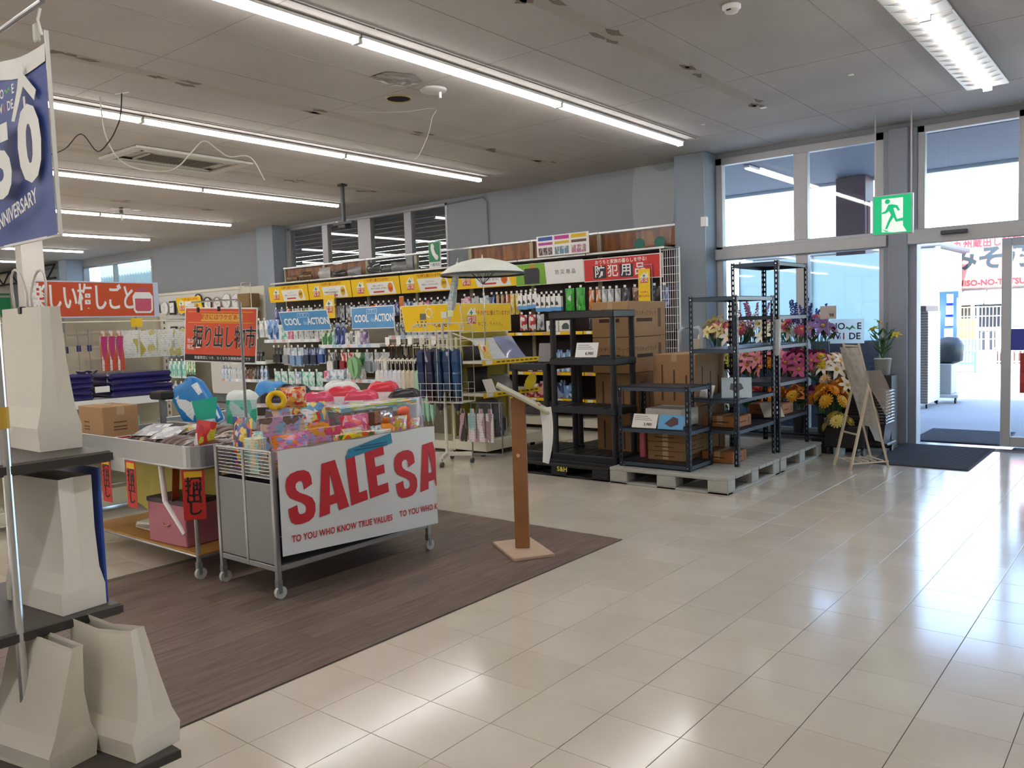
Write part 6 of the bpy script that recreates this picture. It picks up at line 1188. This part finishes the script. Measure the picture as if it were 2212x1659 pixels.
for x in (-.8,.8):
    for y,h in ((.02,.18),(.38,.5),(.58,.86)): MB().cyl((x,y,0),(x,y,h),.012).build('leg',BLACK,t)
LI,MU,SP='lily','mum','spike'
top=[('white and yellow lilies with pink on the left end of the top tier',[(LI,'#efe9dc'),(LI,'#efe2a0'),(MU,'#c05a78')]),('cream lilies second on the top tier',[(LI,'#efe6dc'),(MU,'#d8607a'),(LI,'#f0efe4')]),('purple-pink spikes in the middle of the top tier',[(SP,'#b06a92'),(LI,'#e6e0cc'),(SP,'#a8789c')]),('white-green lilies on the top tier',[(LI,'#dfe6c8'),(LI,'#eef0dc')]),('deep blue flower spikes on the top tier',[(SP,'#3a4a9a'),(SP,'#2f3f8a'),(MU,'#c8587a')]),('rose and blue flowers at the right end of the top tier',[(MU,'#c85a80'),(SP,'#44529a'),(LI,'#8a6aa8')])]
for i,(l,hd) in enumerate(top): bouquet('bucket of '+l,-4.26+i*.235,9.2,.861,hd,13,.36 if 'spike' in l else .32,.19,'#3a3c40',1.45,i)
mid=[('pale pink and yellow-green flowers at the left of the middle tier',[(MU,'#e6cfc6'),(MU,'#e0c9bd'),(MU,'#c9cc3a')]),('yellow-green and cream flowers on the middle tier',[(MU,'#cfd24a'),(LI,'#efe2cc')]),('pink lilies at the middle of the middle tier',[(LI,'#e58a9a'),(LI,'#e6a0a8')]),('pink lilies and orange blooms on the middle tier',[(LI,'#e08a96'),(MU,'#f0951a')]),('magenta and rose lilies on the middle tier',[(LI,'#c85a8a'),(LI,'#a83a78')]),('magenta and yellow flowers at the right of the middle tier',[(LI,'#b84a80'),(MU,'#e0c41e')])]
for i,(l,hd) in enumerate(mid): bouquet('bucket of '+l,-4.24+i*.25,9.02,.501,hd,13,.32,.18,('#5a6a72','#3a3c40')[i%2],1.5,i+10)
low=[('cream flowers low at the left',[(LI,'#efe6cf'),(MU,'#e6d6b0')]),('yellow and cream flowers low second from left',[(MU,'#e9d87a'),(LI,'#efe9d0')]),('coral blooms low in the middle',[(MU,'#e2785a'),(MU,'#c8485a')]),('orange and yellow blooms on the lowest tier',[(MU,'#f0a01e'),(MU,'#e8731e')]),('orange and coral blooms low at the right',[(LI,'#ef8a4a'),(MU,'#f0b01e')]),('wine-purple blooms low at the right end',[(LI,'#7a2a5a'),(MU,'#9a3a6a')])]
for i,(l,hd) in enumerate(low): bouquet('bucket of '+l,-4.22+i*.26,8.84,.181,hd,10,.27,.16,'#2c2e32',1.4,i+20)
rt_=[('peach and cream flowers in the tall bucket left of the easel',-2.86,8.98,.35,[(LI,'#efd9c0'),(MU,'#e6c0a0'),(LI,'#f0e6d6')],14,.42,.2,'#bcd3e0'),('orange marigold-like flowers in front of the peach ones',-2.8,8.74,.16,[(MU,'#f0a01e'),(MU,'#f5b32a'),(MU,'#ef8f14')],14,.34,.18,'#bcd3e0'),('orange flowers at the easel side',-2.66,8.92,.3,[(MU,'#f0981a'),(LI,'#f2e6d2')],10,.32,.16,'#c9dce6'),('pale yellow flowers low beside the easel',-2.7,8.66,.0,[(MU,'#f0dc7a'),(MU,'#e9cf6a')],7,.2,.12,'#bcd3e0')]
st=TH('flower_plinth','stepped dark plinth under the orange and peach flowers','plinth',(-2.78,8.9,0)); MB().cbox(-.2,-.26,0,.04,-.06,.159,.006).build('step',BLACK,st); MB().cbox(-.2,-.0,0,0.02,.2,.349,.006).build('step',BLACK,st); MB().cbox(.03,-.06,0,.21,.12,.299,.006).build('step',BLACK,st)
for i,(l,x,y,z,hd,n,h,s,bc) in enumerate(rt_): bouquet(l,x,y,z,hd,n,h,s,bc,1.4,i+30)
# potted yellow lilies near the post, price card on stick
t=TH('lily_plant','potted yellow lily plant before the glass near the door post','plant',(-2.47,9.4,.0)); MB().cbox(-.12,-.12,0,.12,.12,.78,.006).build('plinth',MA('#2c3038',.6),t); MB().lathe([(.07,.78),(.09,.95),(.095,.95),(.08,.96),(.0,.96)],14).build('pot',MA('#d8d6ce',.5),t,smooth=True)
random.seed(31)
for k in range(6):
    a=k*1.05; x,y=.13*math.cos(a),.1*math.sin(a); z=1.2+.07*(k%3); MB().tube([(0,0,.94),(x*.5,y*.5,1.1),(x,y,z)],.004,4).build('stem',LEAF,t)
    if k%2==0: OB('blossom',head(LI,'#e8cf3a'),t,(x,y,z),(R(30),0,a),.9)
    for q in range(5): OB('leaf',lm,t,(x*.7*q/5,y*.7*q/5,1.0+.05*q),(R(50),R(20),a+q*2.2),.9)
t=TH('stick_card','grey price card on a thin stick above the flowers','price card',(-2.9,9.0,.9)); MB().cyl((0,0,0),(-.02,0,.52),.004,n=6).build('stick',GREYM,t); MB().cbox(-.1,-.003,.5,.07,.0,.64,.001).build('card',MA('#c9beb8',.5),t); TX('98',.05,INK,t,(.02,-.005,.54),bold=.02)
t=TH('white_post_frame','pale tube frame standing beside the pillar behind the cartons','frame',(-4.35,8.6,0)); MB().tube([(-.12,0,0),(-.12,0,1.3),(-.09,0,1.35),(.12,0,1.35),(.15,0,1.3),(.15,0,0)],.022,10).build('frame',MA('#c9d0d6',.4),t,smooth=True); MB().cbox(.02,-.02,.9,.14,.02,1.22,.006).build('box',MA('#cfc6b4',.5),t)
# ================================================================ OUTSIDE
ST(MB().box(-60,9.88,-.14,40,17.4,-.004).build('ground_forecourt',MA('#8d9094',.75,var=.12,scale=2)))
ST(MB().box(-60,17.4,-.14,40,20.2,-.006).build('ground_road',MA('#9b9b98',.8,var=.12,scale=1.5))); ST(MB().box(-60,20.2,-.14,40,60,.05).build('ground_pavement',MA('#b5b0a6',.8,var=.1)))
TG(MB().box(-30,17.3,-.004,20,17.45,.0).build('road_line',WHITE),'white painted line along the road outside','road line')
cp=ST(MB().cbox(-17,9.9,3.36,8,12.45,3.8,.01).build('canopy',MA('#5a6a82',.7,var=.06)))
MB().cbox(-17,12.4,3.32,8,12.47,3.84,.006).build('fascia',MA('#c9cdd0',.5),cp)
t=TH('canopy_light','long strip light under the outside canopy','light',(-4.26,10.05,3.355)); MB().cbox(-.04,0,-.03,.04,2.1,0,.004).build('housing',WHITE,t); MB().box(-.025,.02,-.045,.025,2.08,-.03).build('diffuser',MA('#fff0dc',.5,var=0,emit=6),t)
t=TH('canopy_pillar','dark maroon pillar carrying the canopy outside','pillar',(-3.58,12.2,0)); MB().cbox(-.2,-.2,0,.2,.2,3.35,.01).build('shaft',MA('#4a2f48',.6,var=.08),t); MB().cbox(.2,-.1,2.5,.24,.1,3.0,.005).build('light_box',MA('#e0b9ac',.5),t)
t=TH('sheet_screen','pale sheet screen over a dark low counter outside the left panes','screen',(-3.56,10.4,0)); MB().box(-.95,-.002,1.12,.95,.002,2.16).build('sheet',TRL('#d9e8ec',.8),t); MB().cbox(-.97,-.15,0,.97,.15,1.12,.01).build('counter',MA('#3a4660',.6,var=.1),t)  # sheet is added to cut the bright view behind the panes to mid tone
for x in (-.96,.0,.96): MB().cyl((x,.02,0),(x,.02,2.18),.015).build('post',FRAME,t)
# wheeled cabinet, dark tub on a cart
t=TH('wheeled_cabinet','tall pale slatted cabinet on wheels outside the doorway','cabinet',(-3.08,13.3,0)); MB().cbox(0,0,.07,.215,.8,1.45,.006).build('body',MA('#cfc9b8',.6),t)
for k in range(34):
    MB().box(-.001,-.004,.08+k*.04,.215,0,.108+k*.04).build('front_slat',MA('#8a7a6e',.6,var=.1),t); MB().box(.215,.0,.08+k*.04,.219,.8,.11+k*.04).build('side_slat',MA('#d9d6c6',.6,var=.06),t)
MB().cbox(-.02,-.05,1.45,.2,.75,1.53,.005).build('top_box',MA('#6f6258',.6),t)
for x in (.03,.19):
    for y in (.06,.74): MB().cyl((x-.012,y,.03),(x+.012,y,.03),.03,n=10).build('wheel',BLACK,t); MB().cyl((x,y,.05),(x,y,.07),.01).build('stem',CHROME,t)
t=TH('tub_cart','dark tub on a grey wheeled cart beside the cabinet outside','cart',(-2.78,14.35,0)); MB().cbox(-.2,-.2,.09,.16,.3,.14,.006).build('deck',MA('#b9bcc0',.5),t); MB().cbox(-.17,-.17,.14,.06,.27,.62,.01).build('crate',MA('#8f9398',.5),t); MB().lathe([(.12,.62),(.2,.66),(.22,.9),(.14,1.02),(0,1.04)],12,(-.02,.05,0)).build('tub',MA('#2c3234',.5),t,smooth=True)
for x in (-.16,.12): MB().cyl((x-.012,-.16,.045),(x+.012,-.16,.045),.045,n=10).build('wheel',BLACK,t)
# banner flag
t=TH('flag_banner','tall blue and white shop flag by the road','flag',(-3.12,16,0)); MB().cyl((.14,0,0),(.14,0,1.85),.01).build('pole',WHITE,t); fb=MB(); fb.grid(lambda u,v:(-.13+.26*u+.05*v*(u-.4),.02*math.sin(v*9+u*2),.72+1.06*v),4,10); fl_=fb.build('cloth',MA('#2f55b0',.6),t,smooth=True)
for k in range(5): flat(rect(-.07+.012*k,.78+.2*k,.08,.93+.2*k),'white_patch',WHITE,t,(0,-.03,0))
MB().lathe([(.06,.42),(.03,.6),(.0,.74)],8,(.0,0,0)).build('weight',MA('#3aa06a',.5),t); MB().lathe([(.12,0),(.1,.4),(.06,.42)],10).build('base',MA('#9ab0b5',.6),t)
# shop with pink sign
t=TH('shop_building','shop across the road with large pink sign above its awning','building',(-5.2,24.2,0)); MB().cbox(0,0,0,6,4,3.35,.02).build('wall',MA('#e6e0d4',.7),t)
MB().cbox(.28,-.16,2.0,6,-.0,3.24,.02).build('sign_board',MA('#b9776c',.6,var=.08,scale=3),t); sgm=MA('#1c2c34',.6); rgm=MA('#8f1f2c',.6)
TX('みそ乃',.62,sgm,t,(.55,-.17,2.72),al='LEFT',bold=.03); TX('九州蔵出し味噌',.22,rgm,t,(.62,-.17,3.13),al='LEFT',bold=.02); TX('MISO-NO-TATSUJIN',.2,rgm,t,(.72,-.17,2.13),al='LEFT',bold=.03)
for k in range(10): MB().prism([(0,0),(.5,-.22),(.5,-.4),(.0,-.22)],(.3+k*.55,-.02,1.97),(0,-1,0),(0,0,1),(.52,0,0)).build('awning_strip',MA(('#c9ced2','#b9c0c6')[k%2],.6),t)
MB().cbox(1.1,-.03,.4,1.7,.02,1.6,.01).build('window',MA('#3a3f48',.2),t); MB().cbox(1.6,-.03,.0,2.6,.02,1.0,.01).build('door_panel',MA('#5a3a34',.5),t); MB().cbox(.3,-.03,1.1,1.0,.02,1.65,.01).build('window',MA('#6a6250',.2),t)
t=TH('white_building','white sided building left of the pink sign across the road','building',(-8.6,20.6,0)); MB().cbox(0,0,0,4.3,3,2.9,.02).build('wall',MA('#b9bdb9',.7),t)
for k in range(12): MB().box(0,-.012,.3+k*.2,4.3,0,.48+k*.2).build('siding_board',MA('#b5bab5',.7),t)
MB().cbox(-.1,-.2,2.9,4.45,3.2,3.0,.02).build('roof_edge',MA('#5a6470',.6),t); MB().cyl((4.38,-.08,0),(4.38,-.08,2.9),.05).build('downpipe',MA('#dfe2e2',.5),t)
# white grid fence, rails, orange boards, far house
t=TH('grid_fence','white grid fence across the road','fence',(-4.3,20.4,0)); 
for k in range(26): MB().cyl((k*.07,0,.5),(k*.07,0,1.5),.008,n=5).build('bar',WHITE,t)
for z in (.55,.8,1.05,1.3,1.5): MB().cyl((0,0,z),(1.8,0,z),.01,n=5).build('rail',WHITE,t)
for x in (0,.9,1.8): MB().cyl((x,0,0),(x,0,1.52),.025,n=8).build('post',WHITE,t)
TG(MB().cbox(-4.2,20.9,.8,-3.5,20.95,1.25,.01).build('orange_board',MA('#e8a24a',.6)),'orange board behind the white grid fence','board')
TG(MB().cbox(-4.4,20.6,.06,-3.4,20.66,.8,.01).build('blue_fence',MA('#6a8fd0',.6,var=.3,scale=20)),'low blue panel under the white grid fence','panel')
t=TH('barrier_rails','silver folding barriers by the pavement across the road','barrier',(-3.2,19.6,0))
for k in range(7): MB().tube([(k*.11,0,.05),(k*.11,0,.98),(k*.11+.4,.1,.98),(k*.11+.4,.1,.05)],.018,6).build('rail',MA('#c9ced2',.35,.6),t)
MB().cyl((0,0,.35),(1.1,.1,.35),.015).cyl((0,0,.1),(1.1,.1,.1),.015).build('cross_rail',MA('#c9ced2',.35,.6),t); MB().cbox(-.05,-.05,1.0,1.2,.2,1.06,.01).build('cover',WHITE,t)
t=TH('white_chair','white chair and bottle on the terrace of the shop','chair',(-3.35,23.5,.05)); MB().cbox(-.2,-.2,.4,.2,.2,.44,.01).build('seat',WHITE,t); MB().cbox(-.2,.16,.44,.2,.2,.95,.02).build('backrest',WHITE,t)
for x in (-.18,.18):
    for y in (-.18,.18): MB().cyl((x,y,0),(x,y,.4),.015,n=6).build('leg',WHITE,t)
t=TH('far_house','distant house with pale green hipped roof seen through the high window','house',(-13.6,40,0)); MB().cbox(-1.6,0,0,1.6,4,4.9,.02).build('wall',MA('#e0e6e4',.7),t); MB().prism([(-2.1,4.8),(2.2,4.8),(.2,6.0),(-.3,6.0)],(0,-.4,0),(1,0,0),(0,0,1),(0,4.8,0)).build('roof',MA('#8fb0a8',.6),t)
t=TH('far_pole','distant pale mast seen through the right high window','mast',(-4.5,40,0)); MB().cyl((0,0,0),(0,0,6.6),.12).build('shaft',MA('#b9cbd6',.6),t); MB().cbox(-.35,-.2,5.6,-.1,.2,6.1,.02).build('box',MA('#c2d0d8',.6),t)
